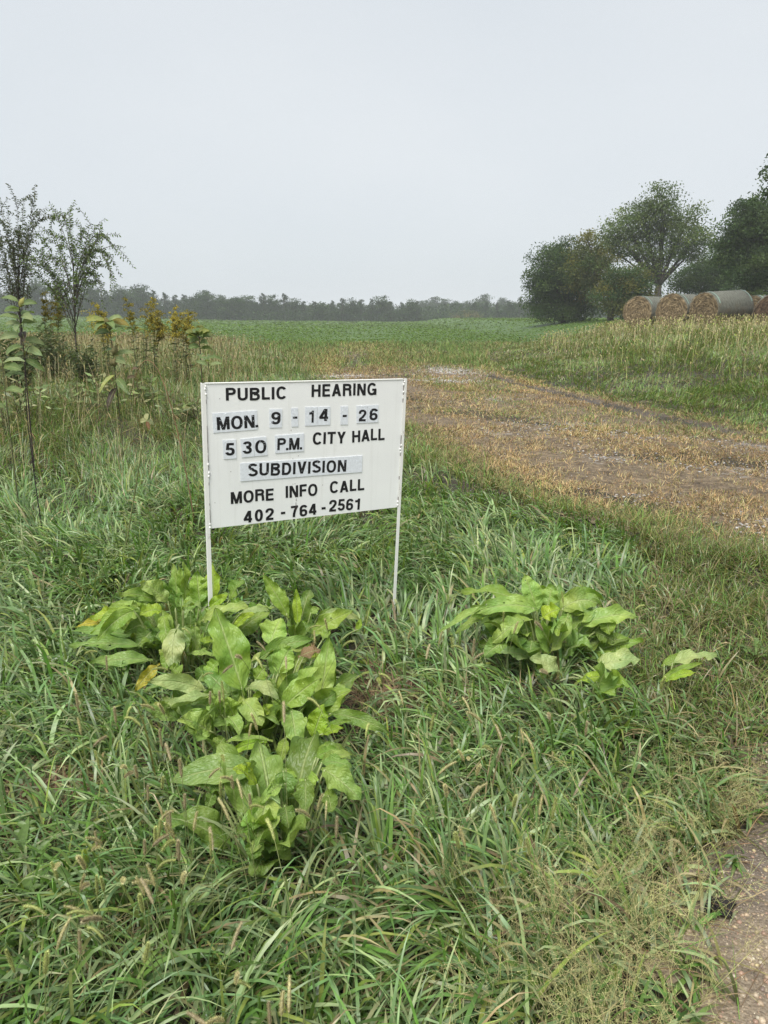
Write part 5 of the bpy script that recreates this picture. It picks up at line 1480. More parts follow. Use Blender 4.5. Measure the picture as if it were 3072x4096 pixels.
# far tree line along the back of the field
def far_line():
    rs = np.random.RandomState(61)
    protos = {}
    def proto(kind, k):
        key = (kind, k)
        if key in protos: return None
        return key
    # skyline read off the photo: u, v of the tops, kind
    line = [(-120, 1140, 'd'), (-20, 1150, 'c'), (60, 1128, 'd'), (150, 1130, 'd'), (235, 1150, 'c'), (300, 1160, 'd'), (372, 1150, 'd'), (420, 1168, 'c'), (470, 1160, 'd'), (512, 1160, 'd'), (558, 1141, 'b'), (612, 1158, 'c'), (655, 1172, 'c'), (700, 1168, 'c'), (733, 1170, 'c'),
            (778, 1172, 'r'), (818, 1176, 'r'), (880, 1178, 'r'), (925, 1180, 'r'), (968, 1182, 'r'), (1010, 1195, 'd'), (1052, 1180, 'c'), (1090, 1192, 'd'), (1135, 1190, 'c'), (1175, 1196, 'd'), (1215, 1200, 'c'), (1255, 1204, 'c'), (1290, 1206, 'd'), (1330, 1200, 'c'), (1368, 1204, 'c'), (1405, 1200, 'd'), (1445, 1205, 'c'), (1485, 1196, 'c'), (1525, 1200, 'd'), (1562, 1206, 'c'),
            (1605, 1200, 'c'), (1640, 1210, 'd'), (1668, 1214, 'c'), (1900, 1206, 'd'), (1945, 1204, 'c'), (1990, 1204, 'c'), (2035, 1200, 'd'), (2080, 1200, 'c'), (2125, 1206, 'd'), (2170, 1205, 'd'), (2215, 1205, 'c'), (2265, 1210, 'd'), (2320, 1212, 'c'), (2380, 1212, 'd'), (2450, 1214, 'd'), (2520, 1215, 'd')]
    back = [(1690, 1200, 'f'), (1735, 1186, 'f'), (1780, 1204, 'f'), (1825, 1206, 'f'), (1870, 1200, 'f'), (1935, 1184, 'f'), (1700, 1225, 'f'), (2010, 1192, 'f'), (2100, 1206, 'f'), (1850, 1222, 'f')]
    FC = [(.029, .056, .015), (.042, .072, .018), (.021, .043, .012)]
    lab = {'c': 'dark pointed cedar in the hazy tree line along the far edge of the field', 'd': 'dull green bushy tree in the hazy tree line along the far edge of the field',
           'b': 'tallest bushy tree of the hazy left tree line, rounded top above its neighbours', 'r': 'rounded tree in the smooth-topped stretch of tree line above the goldenrod',
           'f': 'palest misty tree standing far behind the gap in the tree line'}
    grp = {'c': 'cedars of the far tree line', 'd': 'bushy trees of the far tree line', 'r': 'rounded trees of the far tree line', 'f': 'misty trees behind the far tree line', 'b': None}
    cnt = {}
    for i, (u, v, kind) in enumerate(line + back):
        Y = {'f': 330}.get(kind, 226) + rs.uniform(-5, 9)
        p = at(u, v, Y)
        z0 = T(p[0], Y); H = p[2] - z0
        k = cnt.get(kind, 0) % 4; cnt[kind] = cnt.get(kind, 0) + 1
        nm = 'cedar_tree' if kind == 'c' else 'far_tree'
        if (kind, k) not in protos:
            if kind == 'c':
                o = cedar(nm, lab[kind], grp[kind], (0, 0, 0), 10, 8.0, [(.026, .044, .018), (.036, .056, .022)], 70 + k)
            else:
                if kind == 'r': bl = [(-2.2, 6.2, 2.6, 2.9), (2, 6.6, 2.8, 3.1), (0, 7.0, 2.6, 2.9), (-3, 3.6, 2.2, 2.2), (2.8, 3.6, 2.3, 2.4), (0, 3, 2.6, 2.4)]
                else: bl = [(rs.uniform(-2.2, 2.2), z, rs.uniform(1.9, 2.7), rs.uniform(1.6, 2.3)) for z in (2.2, 2.6, 4.2, 4.6, 6.2, 6.4)] + [(rs.uniform(-.6, .6), 8.2, 1.7, 1.8)]
                o = make_tree(nm, lab[kind], grp[kind], (0, 0, 0), bl, FC, 80 + k, tips=70, per=80, leaf=.5, clump=.8, trunk=.25, fork=.15)
            protos[(kind, k)] = o
        else:
            o = dup(protos[(kind, k)], (0, 0, 0))
        wd = rs.uniform(.8, 1.2) * (1.15 if kind != 'c' else .95); H *= rs.uniform(.93, 1.2)
        o.location = (p[0], Y, z0); o.rotation_euler = (0, 0, rs.uniform(-.5, .5)); o.scale = (H / 10 * wd, H / 10 * wd, H / 10)
    # underbrush that closes the foot of the line
    P, C = [], []
    for x0, x1, Y in ((-150, 120, 222), (-150, 120, 232)):
        n = 9000
        x = rs.uniform(x0, x1, n); z = rs.uniform(0, 1, n) ** 1.3 * (3.0 + 1.3 * wav(x, 0 * x + Y, 5, 1))
        y = Y + rs.normal(0, 1.6, n)
        P.append(np.stack([x, y, terrain(x, y) + z], -1)); C.append(np.array(FC)[rs.randint(3, size=n)] * rs.uniform(.6, 1.3, (n, 1)))
    P = np.concatenate(P)
    v, f, c = cards(P, .7 * rs.uniform(.6, 1.3, len(P)), np.concatenate(C), rs, .7)
    tag(link('underbrush', np_mesh('underbrush', v, [f], c, False), M['leafy']), None, None, kind='stuff')
    # woodland that goes on behind the line, one mass in the mist
    P, C = [], []
    for Y, h0 in ((250, 4.6), (280, 5.0), (380, 7.0), (430, 8.0)):
        n = 14000
        x = rs.uniform(-.68 * Y, .62 * Y, n); z = rs.uniform(0, 1, n) * (h0 + 1.6 * wav(x, 0 * x + Y, 7, 2))
        y = Y + rs.normal(0, 3, n)
        P.append(np.stack([x, y, terrain(x, y) + z], -1)); C.append(np.array(FC)[rs.randint(3, size=n)] * rs.uniform(.6, 1.3, (n, 1)))
    P = np.concatenate(P)
    v, f, c = cards(P, 1.0 * rs.uniform(.6, 1.3, len(P)), np.concatenate(C), rs, .7)
    tag(link('woodland', np_mesh('woodland', v, [f], c, False), M['leafy']), None, None, kind='stuff')
far_line()

# yellow-tipped bush on the far field edge
def far_bush():
    p = at(1850, 1286, 215)
    make_tree('bush', 'small yellowish bush alone at the far edge of the green field', None, (p[0], 215, T(p[0], 215)), [(-2, .9, 2.2, 1.0), (1.5, 1.4, 2.6, 1.4), (4, .9, 1.8, 1.0)], [(.13, .12, .05), (.16, .13, .05), (.08, .10, .04)], 95, tips=30, per=40, leaf=.4, clump=.5, trunk=.08, fork=.1, cat='bush')
far_bush()

# ------------------------------------------------------------------ young elms on the left bank
def c6(x, y): return (x * .3014, 750 + y * .3014)
def sapling(label, foot, Y, top, tips, seed, subs=8, col=((.10, .15, .05), (.13, .18, .058), (.08, .115, .042))):
    rs = np.random.RandomState(seed)
    f0 = at(*c6(*foot), Y); base = np.array([f0[0], Y, T(f0[0], Y)])
    root = thing('elm_sapling', label, 'sapling', tuple(base), None)
    tp = at(*c6(*top), Y) - base
    bark = (.075, .065, .052)
    mb = MB()
    mb.tube(bez((0, 0, -.2), (tp[0] * .3, 0, tp[2] * .5), tp, 8), np.linspace(.016, .008, 8), 6, bark)
    LP, LD, LC = [], [], []
    def leafy(path, n0, size):
        n = len(path)
        seg = np.linalg.norm(np.diff(path, axis=0), axis=1); Lp = seg.sum()
        k = max(4, int(Lp / .024))
        for q in range(k):
            t = n0 + (1 - n0) * (q + .5) / k
            i = min(n - 2, int(t * (n - 1))); fr = t * (n - 1) - i
            p = path[i] * (1 - fr) + path[i + 1] * fr
            d = path[i + 1] - path[i]; d /= np.linalg.norm(d) + 1e-9
            sd = np.cross(d, [0, 1, 0]) + rs.normal(0, .3, 3); sd /= np.linalg.norm(sd) + 1e-9
            LP.append(p); LD.append(d * .5 + sd * (1 if q % 2 else -1) * .8 + np.array([0, 0, -.28]) + rs.normal(0, .15, 3)); LC.append(np.array(col[rs.randint(len(col))]) * rs.uniform(.7, 1.35))
    for tpx in tips:
        (tx, ty), arch, h = tpx
        e = at(*c6(tx, ty), Y + rs.uniform(-.45, .45)) - base
        h = h * (.82 if arch < .3 else 1.08)
        s = tp * h
        md = (s + e) / 2 + np.array([(e[0] - s[0]) * .12, 0, arch * 2.0 + .04])
        path = bez(s, md, e, 16)
        mb.tube(path, np.linspace(.0075, .002, 16), 4, bark)
        leafy(path, .35, .05)
        Lb = np.linalg.norm(e - s)
        for q in range(int(subs * (.6 + Lb * .5))):
            i = rs.randint(3, 14)
            st = path[i]; d = path[min(15, i + 1)] - path[i - 1]; d /= np.linalg.norm(d)
            ln = rs.uniform(.2, .55) * (.5 + .5 * min(1, Lb))
            dd = d * .75 + rs.normal(0, .5, 3) * np.array([1, 1, .8]); dd /= np.linalg.norm(dd)
            en = st + dd * ln + np.array([0, 0, -.22 * ln])
            sp_ = bez(st, st + dd * ln * .5 + np.array([0, 0, .1 * ln]), en, 8)
            mb.tube(sp_, np.linspace(.005, .0018, 8), 4, bark, cap=False)
            leafy(sp_, .1, .045)
    mb.build('trunk', M['bark'], root)
    P = np.array(LP); D = np.array(LD); D /= np.linalg.norm(D, axis=1)[:, None]; n = len(P)
    S = np.cross(D, rs.normal(size=(n, 3))); S /= np.linalg.norm(S, axis=1)[:, None]
    ln = rs.uniform(.034, .062, n)[:, None]
    v = np.stack([P, P + D * ln * .45 + S * ln * .21, P + D * ln, P + D * ln * .45 - S * ln * .21], 1).reshape(-1, 3)
    link('crown', np_mesh('crown', v, [np.arange(n * 4).reshape(-1, 4)], np.repeat(np.array(LC), 4, 0), False), M['leafy'], root)
    return root
sapling('young elm at the left edge with upright twiggy shoots', (230, 1960), 12.5, (235, 900),
        [((480, 65), .1, .9), ((215, 115), 0, .98), ((315, 155), .05, .95), ((-10, 150), .1, .8), ((80, 505), .1, .7), ((95, 240), .05, .9), ((580, 430), .3, .7), ((-60, 420), .1, .6), ((-150, 600), .1, .6), ((0, 700), .05, .6), ((390, 690), .1, .6), ((360, 480), .05, .8),
         ((-80, 900), .1, .5), ((40, 1000), .05, .5), ((330, 900), .05, .5), ((420, 1000), .05, .45), ((140, 700), 0, .8), ((250, 500), 0, .95), ((-160, 300), .1, .7), ((150, 860), 0, .7), ((440, 640), .2, .6)], 1, 6,
        ((.075, .10, .048), (.09, .10, .05), (.06, .075, .04)))
sapling('young elm right of the other, rounded crown with long drooping side twigs', (960, 1960), 12.0, (975, 1000),
        [((915, 290), .1, .95), ((1280, 500), .05, .95), ((1360, 545), .12, .9), ((1545, 880), .45, .8), ((1525, 1020), .35, .75), ((1555, 1340), .6, .7), ((690, 420), .3, .9), ((850, 460), .35, .85), ((560, 720), .25, .7), ((1390, 1390), .4, .6), ((1300, 1260), .3, .6), ((1100, 560), .1, .95), ((1180, 610), .1, .9),
         ((640, 880), .2, .6), ((540, 1000), .2, .55), ((480, 1150), .2, .5), ((700, 1080), .1, .5), ((800, 720), .1, .8), ((960, 620), .05, .95), ((1250, 800), .1, .8), ((1330, 1000), .2, .6), ((1120, 900), .05, .8), ((850, 950), .05, .7), ((1150, 1150), .1, .6), ((620, 1250), .15, .45), ((830, 1220), .05, .5), ((1000, 800), 0, .9), ((1060, 1050), .05, .7), ((470, 830), .2, .6), ((700, 600), .2, .8)], 2, 6)

def brush(label, foot_px, Y, w, h, seed, cols, n=1600, leaf=.06, name='shrub', spread=1.0):
    rs = np.random.RandomState(seed)
    p = at(*foot_px, Y); base = np.array([p[0], Y, T(p[0], Y)])
    root = thing(name, label, 'shrub', tuple(base))
    mb = MB(); P, D, C = [], [], []
    for k in range(26):
        a = rs.uniform(0, 6.28); r0 = rs.uniform(0, .35) * w * spread
        s = np.array([math.cos(a) * r0, math.sin(a) * r0 * .6, -.05]); hh = h * rs.uniform(.55, 1.05)
        e = s + np.array([rs.normal(0, .16) * w, rs.normal(0, .12) * w, hh])
        path = bez(s, (s + e) / 2 + rs.normal(0, .03, 3), e, 10)
        mb.tube(path, np.linspace(.006, .002, 10), 4, (.10, .09, .045))
        m = n // 26
        t = rs.uniform(.12, 1, m); i = np.minimum(8, (t * 9).astype(int)); pp = path[i] + (path[i + 1] - path[i]) * ((t * 9) % 1)[:, None]
        P.append(pp); a2 = rs.uniform(0, 6.28, m)
        D.append(np.stack([np.cos(a2), np.sin(a2), rs.uniform(-.3, .8, m)], -1)); C.append(np.array(cols)[rs.randint(len(cols), size=m)] * rs.uniform(.6, 1.4, (m, 1)))
    mb.build('stem', M['bark'], root)
    P, D, C = map(np.concatenate, (P, D, C)); D /= np.linalg.norm(D, axis=1)[:, None]; m = len(P)
    S = np.cross(D, rs.normal(size=(m, 3))); S /= np.linalg.norm(S, axis=1)[:, None]
    ln = leaf * rs.uniform(.6, 1.4, m)[:, None]
    v = np.stack([P, P + D * ln * .45 + S * ln * .16, P + D * ln, P + D * ln * .45 - S * ln * .16], 1).reshape(-1, 3)
    link('foliage', np_mesh('foliage', v, [np.arange(m * 4).reshape(-1, 4)], np.repeat(C, 4, 0), False), M['weed'], root)
    return root
SH = [(.075, .11, .04), (.09, .13, .046), (.12, .14, .055)]
brush('tangled dark green shrub at the foot of the rounded young elm', (245, 1330), 11.6, .8, .95, 1, SH, 1500, .07)
brush('leafy green undergrowth between the two young elms', (160, 1330), 11.9, .6, 1.0, 2, SH, 1500, .07)
brush('grey-green undergrowth just right of the rounded young elm trunk', (330, 1330), 11.4, .7, .75, 3, SH, 1500, .07)
brush('dark leafy weeds at the left edge under the upright young elm', (40, 1330), 10.5, .6, .9, 4, SH, 1500, .08)
WD = [(.15, .22, .07), (.19, .25, .08), (.13, .18, .065), (.22, .22, .10)]
for k, (u, v, Y, w, h, txt) in enumerate([(70, 1420, 8.6, .45, .62, 'leafy weed clump between the tall milkweed and the left edge'), (330, 1400, 9.4, .5, .6, 'green weed clump behind the pod-bearing milkweed, left side'), (560, 1400, 9.6, .5, .6, 'green weed clump behind the pod-bearing milkweed, right side'),
        (740, 1400, 9.0, .5, .55, 'weed clump in the tall grass below the row of goldenrod'), (900, 1420, 8.6, .45, .5, 'weed clump behind the bright green seedling bush'), (1060, 1420, 11.5, .5, .55, 'weed clump on the bank above the middle of the sign')]):
    brush(txt, (u, v), Y, w, h, 20 + k, WD, 240, .10, name='weed_clump', spread=2.2)

# ------------------------------------------------------------------ goldenrod
def goldenrod(label, px_top, px_foot, Y, w, seed, stems=3, tone=1.0):
    rs = np.random.RandomState(seed)
    p = at(px_foot[0], px_foot[1], Y); base = np.array([p[0], Y, T(p[0], Y)])
    top = at(*px_top, Y); H = top[2] - base[2]; lean = top[0] - base[0]
    root = thing('goldenrod', label, 'wildflower', tuple(base), 'goldenrod on the left bank')
    mb = MB(); fl = MB(); lv = []
    for s in range(stems):
        dx = rs.normal(0, .25) * w if s else 0.0; hh = H * (1 if s == 0 else rs.uniform(.78, .96))
        path = bez((dx * .3, rs.normal(0, .05), -.05), (dx * .4, 0, hh * .55), (lean + dx, rs.normal(0, .08), hh), 14)
        mb.tube(path, np.linspace(.005, .002, 14), 5, (.09, .10, .04))
        m = 46; t = rs.uniform(.1, .8, m); i = np.minimum(12, (t * 13).astype(int)); a = rs.uniform(0, 6.28, m)
        lv.append((path[i], np.stack([np.cos(a), np.sin(a), rs.uniform(-.1, .5, m)], -1)))
        nb = 15
        for k in range(nb):
            tt = .68 + .32 * k / nb
            st = path[min(13, int(tt * 13))] * 1.0
            a = rs.normal(0 if lean >= 0 else math.pi, 1.3); ln = w * (.5 - .3 * k / nb) * rs.uniform(.35, 1.5)
            e = st + np.array([math.cos(a) * ln, math.sin(a) * ln, ln * rs.uniform(.1, .7)])
            sp_ = bez(st, st + np.array([math.cos(a) * ln * .5, math.sin(a) * ln * .5, ln * .75]), e, 7)
            fl.tube(sp_, np.linspace(.002, .001, 7), 3, (.2, .17, .04), cap=False)
            q = 46
            ii = rs.randint(1, 7, q)
            pp = sp_[ii] + rs.normal(0, .012, (q, 3)) + np.array([0, 0, .006])
            cc = np.array([(.40, .32, .045), (.31, .27, .05), (.46, .37, .05), (.22, .20, .045)])[rs.randint(4, size=q)] * rs.uniform(.6, 1.25, (q, 1)) * tone
            v, f, c = cards(pp, rs.uniform(.012, .026, q), cc, rs, .7)
            fl.add(v, f, c)
    mb.build('stem', M['bark'], root)
    P = np.concatenate([a for a, _ in lv]); D = np.concatenate([b for _, b in lv]); D /= np.linalg.norm(D, axis=1)[:, None]; m = len(P)
    S = np.cross(D, [0, 0, 1.0]); S /= np.linalg.norm(S, axis=1)[:, None]; ln = rs.uniform(.06, .13, m)[:, None]
    v = np.stack([P, P + D * ln * .4 + S * ln * .1, P + D * ln - [0, 0, .02], P + D * ln * .4 - S * ln * .1], 1).reshape(-1, 3)
    link('foliage', np_mesh('foliage', v, [np.arange(m * 4).reshape(-1, 4)], np.repeat(np.array(SH)[rs.randint(3, size=m)], 4, 0), False), M['weed'], root)
    fl.build('flower_plume', M['seed'], root)
def c1(x, y): return (x * .6173, 700 + y * .6173)
goldenrod('goldenrod with drooping golden plume right of the rounded young elm', c1(630, 825), c1(670, 1050), 11.0, .42, 1, 4)
goldenrod('slim goldenrod with a small leaning yellow spike left of the forked clump', c1(812, 775), c1(870, 1050), 12.5, .26, 2, 2)
goldenrod('tall goldenrod with a yellow plume leaning right, middle of the row', c1(1000, 785), c1(920, 1050), 12.5, .34, 3, 3)
goldenrod('low greenish yellow goldenrod below the tall leaning plume', c1(1010, 860), c1(980, 1050), 12.2, .34, 4, 4, .8)
goldenrod('bright orange-yellow pointed goldenrod near the right end of the row', c1(1130, 835), c1(1120, 1050), 12.0, .38, 5, 4, 1.15)
goldenrod('dense brownish goldenrod at the right end of the row', c1(1225, 870), c1(1190, 1050), 12.3, .40, 6, 5, .8)
goldenrod('faded goldenrod half hidden behind the twigs of the rounded young elm', c6(570, 1350), c6(600, 1900), 12.8, .3, 7, 3, .9)
goldenrod('dull goldenrod behind the foot of the rounded young elm', c6(740, 1340), c6(760, 1900), 12.9, .3, 8, 3, .75)

# ------------------------------------------------------------------ milkweeds and other single weeds
def stalk_plant(name, label, path, leaves, seed, stem_r=.006, stem_c=(.10, .10, .05), pods=(), cat='plant', mat='weed', shape='oval', grow=1.25):
    """leaves: (position on stem 0..1, azimuth deg, length, width, rise, hue colour)"""
    rs = np.random.RandomState(seed)
    path = np.asarray(path, float)
    base = path[0].copy(); base[2] = T(base[0], base[1])
    path[0][2] = base[2] - .03
    root = thing(name, label, cat, tuple(base))
    if len(path) == 3: path = bez(path[0], path[1] * 2 - (path[0] + path[2]) / 2, path[2], 16)
    path = path - base
    mb = MB(); mb.tube(path, np.linspace(stem_r, stem_r * .5, len(path)), 6, stem_c)
    mb.build('stem', M['bark'], root)
    for t, az, L, W, rise, c in leaves:
        L *= grow; W *= grow
        i = t * (len(path) - 1); k = min(len(path) - 2, int(i)); p = path[k] + (path[k + 1] - path[k]) * (i - k)
        a = R(az)
        e = p + np.array([math.cos(a), math.sin(a), rise]) * L
        v, f, uv = leaf_geo(p, e, W, rs, arch=.16, cup=.22, ruf=.03, petiole=.06, nt=14, ns=6, view=(0, -.75, .75), shape=shape)
        m2 = MB(); m2.add(v, f, np.array(c) * rs.uniform(.85, 1.15), uv)
        m2.build('leaf', M['dock' if shape != 'thin' else 'weed'], root)
    for t, az, L, c in pods:
        i = t * (len(path) - 1); k = min(len(path) - 2, int(i)); p = path[k]
        a = R(az); m2 = MB()
        d = np.array([math.cos(a) * .5, math.sin(a) * .5, .8])
        q = [p + d * L * s for s in np.linspace(0, 1, 9)]
        m2.tube(q, np.array([.08, .2, .34, .42, .42, .36, .26, .14, .03]) * L * .62, 8, c)
        m2.build('seed_pod', M['seed'], root)
    return root

MG = (.14, .21, .07); MY = (.25, .28, .07); MP = (.21, .275, .125); MB_ = (.05, .03, .02)
def px3(Y, *pts): return [at(u, v, Y) for u, v in pts]
def c4(x, y): return (x * .5425, 1150 + y * .5425)
stalk_plant('milkweed', 'milkweed with broad leaves and plump green pods standing out of the tall grass', px3(7.2, c4(850, 640), c4(830, 460), c4(785, 270)),
    [(.97, 200, .15, .05, .25, MY), (.97, -20, .15, .05, .3, MP), (.90, 215, .16, .055, .0, MY), (.88, -50, .14, .05, -.4, MG), (.84, 240, .13, .06, -.5, MG), (.84, 0, .17, .055, -.2, (.3, .24, .05)), (.68, 20, .15, .055, .12, MG), (.64, 170, .13, .06, -.1, (.07, .12, .035)),
     (.58, 300, .14, .055, -.1, MG), (.46, 10, .16, .05, .15, MP), (.44, -30, .14, .06, -.2, MP), (.36, 230, .15, .055, -.9, MY), (.34, -40, .16, .06, -.7, MG), (.5, 150, .12, .05, -.3, MG), (.3, 250, .13, .05, -1.2, MB_)], 1, .007,
    pods=[(.74, 250, .10, (.22, .2, .09)), (.72, -60, .10, (.2, .2, .08)), (.52, -30, .12, (.23, .21, .1)), (.46, 250, .11, (.21, .19, .09)), (.44, -60, .11, (.24, .21, .1))])
stalk_plant('milkweed', 'tall milkweed with many dark leaves at the left edge before the upright elm', px3(6.6, c4(215, 1100), c4(190, 640), c4(140, 90)),
    [(.98, 190, .12, .05, .2, MG), (.95, 10, .12, .05, .1, MG), (.92, 250, .13, .055, -.1, MG), (.9, 170, .13, .06, .0, MG), (.86, -30, .14, .06, -.2, MP), (.84, 200, .14, .06, .1, MG), (.81, 350, .13, .055, .05, MG), (.78, 160, .15, .06, .15, MP), (.75, -60, .13, .055, -.5, MB_),
     (.72, 190, .16, .06, -.1, MP), (.70, 20, .14, .06, -.3, MP), (.66, 240, .14, .06, -.4, MG), (.64, -20, .17, .06, -.25, MP), (.61, 150, .13, .055, -.3, MG), (.58, 0, .14, .05, -.6, MG), (.55, 200, .12, .05, -.7, MG), (.87, 70, .13, .06, .1, MG), (.8, 280, .14, .06, -.3, MP)], 2, .007,
    stem_c=(.045, .035, .03), pods=[(.99, 60, .11, (.30, .29, .09)), (.66, 30, .10, (.2, .2, .07))])
stalk_plant('elm_seedling', 'bright green seedling bush with a thin dark stem above the left end of the sign', px3(6.2, c4(1478, 700), c4(1482, 560), c4(1465, 370)),
    [(t, a, .085, .045, r_, c) for t, a, r_, c in [(.98, 200, .4, MY), (.97, 340, .4, MY), (.95, 90, .5, MG), (.92, 170, .1, (.13, .2, .04)), (.9, 20, .1, (.13, .2, .04)), (.88, 260, .1, MG), (.84, 190, .0, MG), (.82, -10, .1, (.13, .2, .04)), (.8, 120, .1, MG), (.78, 300, -.1, MG), (.74, 210, -.1, (.13, .2, .04)), (.72, 30, 0, MG), (.68, 160, -.1, MG), (.66, -40, -.1, MG), (.62, 220, -.1, MG), (.6, 10, -.1, (.13, .2, .04)), (.56, 280, -.2, MG), (.86, 60, .2, MY), (.93, 290, .2, MY), (.7, 90, 0, MG)]], 3, .005, stem_c=(.05, .03, .025))
stalk_plant('weed', 'small weed with pointed light leaves rising just above the top left sign corner', px3(5.2, c4(1545, 760), c4(1545, 700), c4(1540, 620)),
    [(.95, 180, .13, .045, .35, MP), (.95, -10, .15, .045, .15, MP), (.9, 90, .12, .045, .5, MG), (.85, 160, .12, .04, .0, MG), (.8, 20, .13, .045, -.1, MG), (.9, 260, .12, .045, .2, MP)], 4, .004, grow=.7)
stalk_plant('fallen_milkweed', 'bent weed stem with dry curled pods arching over the grass left of the sign', px3(5.2, c4(1380, 860), c4(1180, 640), c4(960, 800)),
    [(.78, 250, .08, .05, -.3, (.26, .24, .1)), (.9, 200, .09, .05, -.2, (.12, .08, .05)), (.95, 190, .06, .04, .1, (.42, .42, .25)), (.84, 240, .09, .045, -.1, (.15, .1, .07))], 5, .005, stem_c=(.2, .13, .07), grow=.62)
stalk_plant('fallen_milkweed', 'curved green stem carrying one brown dead leaf and two pale leaves left of the sign', px3(4.5, c4(830, 1350), c4(1040, 1230), c4(1080, 990)),
    [(.98, 100, .08, .05, .9, (.34, .36, .18)), (.95, -60, .09, .035, -.9, (.16, .075, .035)), (.93, 170, .07, .06, -.1, (.32, .36, .18)), (.93, 20, .07, .05, -.6, (.2, .22, .11))], 6, .006, stem_c=(.14, .16, .06), grow=.62)
stalk_plant('weed_stalk', 'bare dark stalk bent in the left grass below the leafy milkweed', px3(5.0, c4(220, 1090), c4(190, 800), c4(235, 430)), [], 7, .004, stem_c=(.03, .025, .022))
stalk_plant('weed', 'leafy green weed low at the left edge of the tall grass', px3(5.6, (20, 1640), (20, 1560), (15, 1470)),
    [(.9, 0, .14, .05, .05, MP), (.9, 170, .12, .05, .1, MG), (.7, -20, .15, .055, -.1, MG), (.6, 30, .12, .05, 0, MG), (.5, 340, .14, .05, -.1, MG), (.4, 200, .12, .05, .1, MG)], 8, .005)

# ------------------------------------------------------------------ foxtails one by one
def foxtail_proto(seed, H, lean, nod, hl, tone):
    rs = np.random.RandomState(seed)
    root = thing('foxtail', 'proto', 'seed head', (0, 0, 0))
    e = np.array([lean * H, 0, H * math.sqrt(max(.1, 1 - lean ** 2))])
    path = bez((0, 0, -.02), (e[0] * .25, 0, e[2] * .62), e, 12)
    mb = MB(); mb.tube(path, np.linspace(.0014, .0009, 12), 5, np.array([.17, .20, .07]))
    mb.build('stem', M['dry'], root)
    d = path[-1] - path[-2]; d /= np.linalg.norm(d)
    dn = d * (1 - nod) + np.array([.75, 0, -.4]) * nod; dn /= np.linalg.norm(dn)
    hp = bez(e, e + d * hl * .5, e + d * hl * .5 + dn * hl * .5, 10)
    hb = MB()
    rr = np.array([.35, .8, 1, 1.05, 1.05, 1, .95, .85, .65, .2]) * .0036
    tone = np.array(tone)
    hb.tube(hp, rr, 7, tone * .75)
    n = 620
    t = rs.uniform(0, .97, n); i = np.minimum(8, (t * 9).astype(int)); fr = (t * 9) % 1
    p = hp[i] + (hp[i + 1] - hp[i]) * fr[:, None]; ax = hp[i + 1] - hp[i]; ax /= np.linalg.norm(ax, axis=1)[:, None]
    q = rs.normal(size=(n, 3)); q -= ax * (q * ax).sum(1, keepdims=True); q /= np.linalg.norm(q, axis=1)[:, None]
    rad = np.interp(t, np.linspace(0, 1, 10), rr)[:, None]
    p = p + q * rad * .85
    D = q * .8 + ax * .7; ln = rs.uniform(.004, .0085, n)[:, None]
    S = np.cross(D, ax); S /= np.linalg.norm(S, axis=1)[:, None]
    v = np.stack([p - S * .00035, p + S * .00035, p + D * ln], 1).reshape(-1, 3)
    hb.add(v, np.arange(n * 3).reshape(-1, 3), np.repeat(tone * rs.uniform(.8, 1.7, (n, 1)), 3, 0))
    # plump seeds
    m = 150; t = rs.uniform(.02, .95, m); i = np.minimum(8, (t * 9).astype(int)); p = hp[i] + (hp[i + 1] - hp[i]) * ((t * 9) % 1)[:, None]
    ax = hp[i + 1] - hp[i]; ax /= np.linalg.norm(ax, axis=1)[:, None]
    q = rs.normal(size=(m, 3)); q -= ax * (q * ax).sum(1, keepdims=True); q /= np.linalg.norm(q, axis=1)[:, None]
    for k in range(m):
        a = p[k] + q[k] * np.interp(t[k], np.linspace(0, 1, 10), rr) * .8
        s_ = np.cross(ax[k], q[k])
        vv = np.array([a - ax[k] * .001, a + s_ * .0009 + q[k] * .0008, a + ax[k] * .0022 + q[k] * .0012, a - s_ * .0009 + q[k] * .0008])
        hb.add(vv, np.array([(0, 1, 2, 3)]), tone * rs.uniform(.6, 1.3))
    hb.build('seed_head', M['seed'], root)
    return root, hp[5].copy()

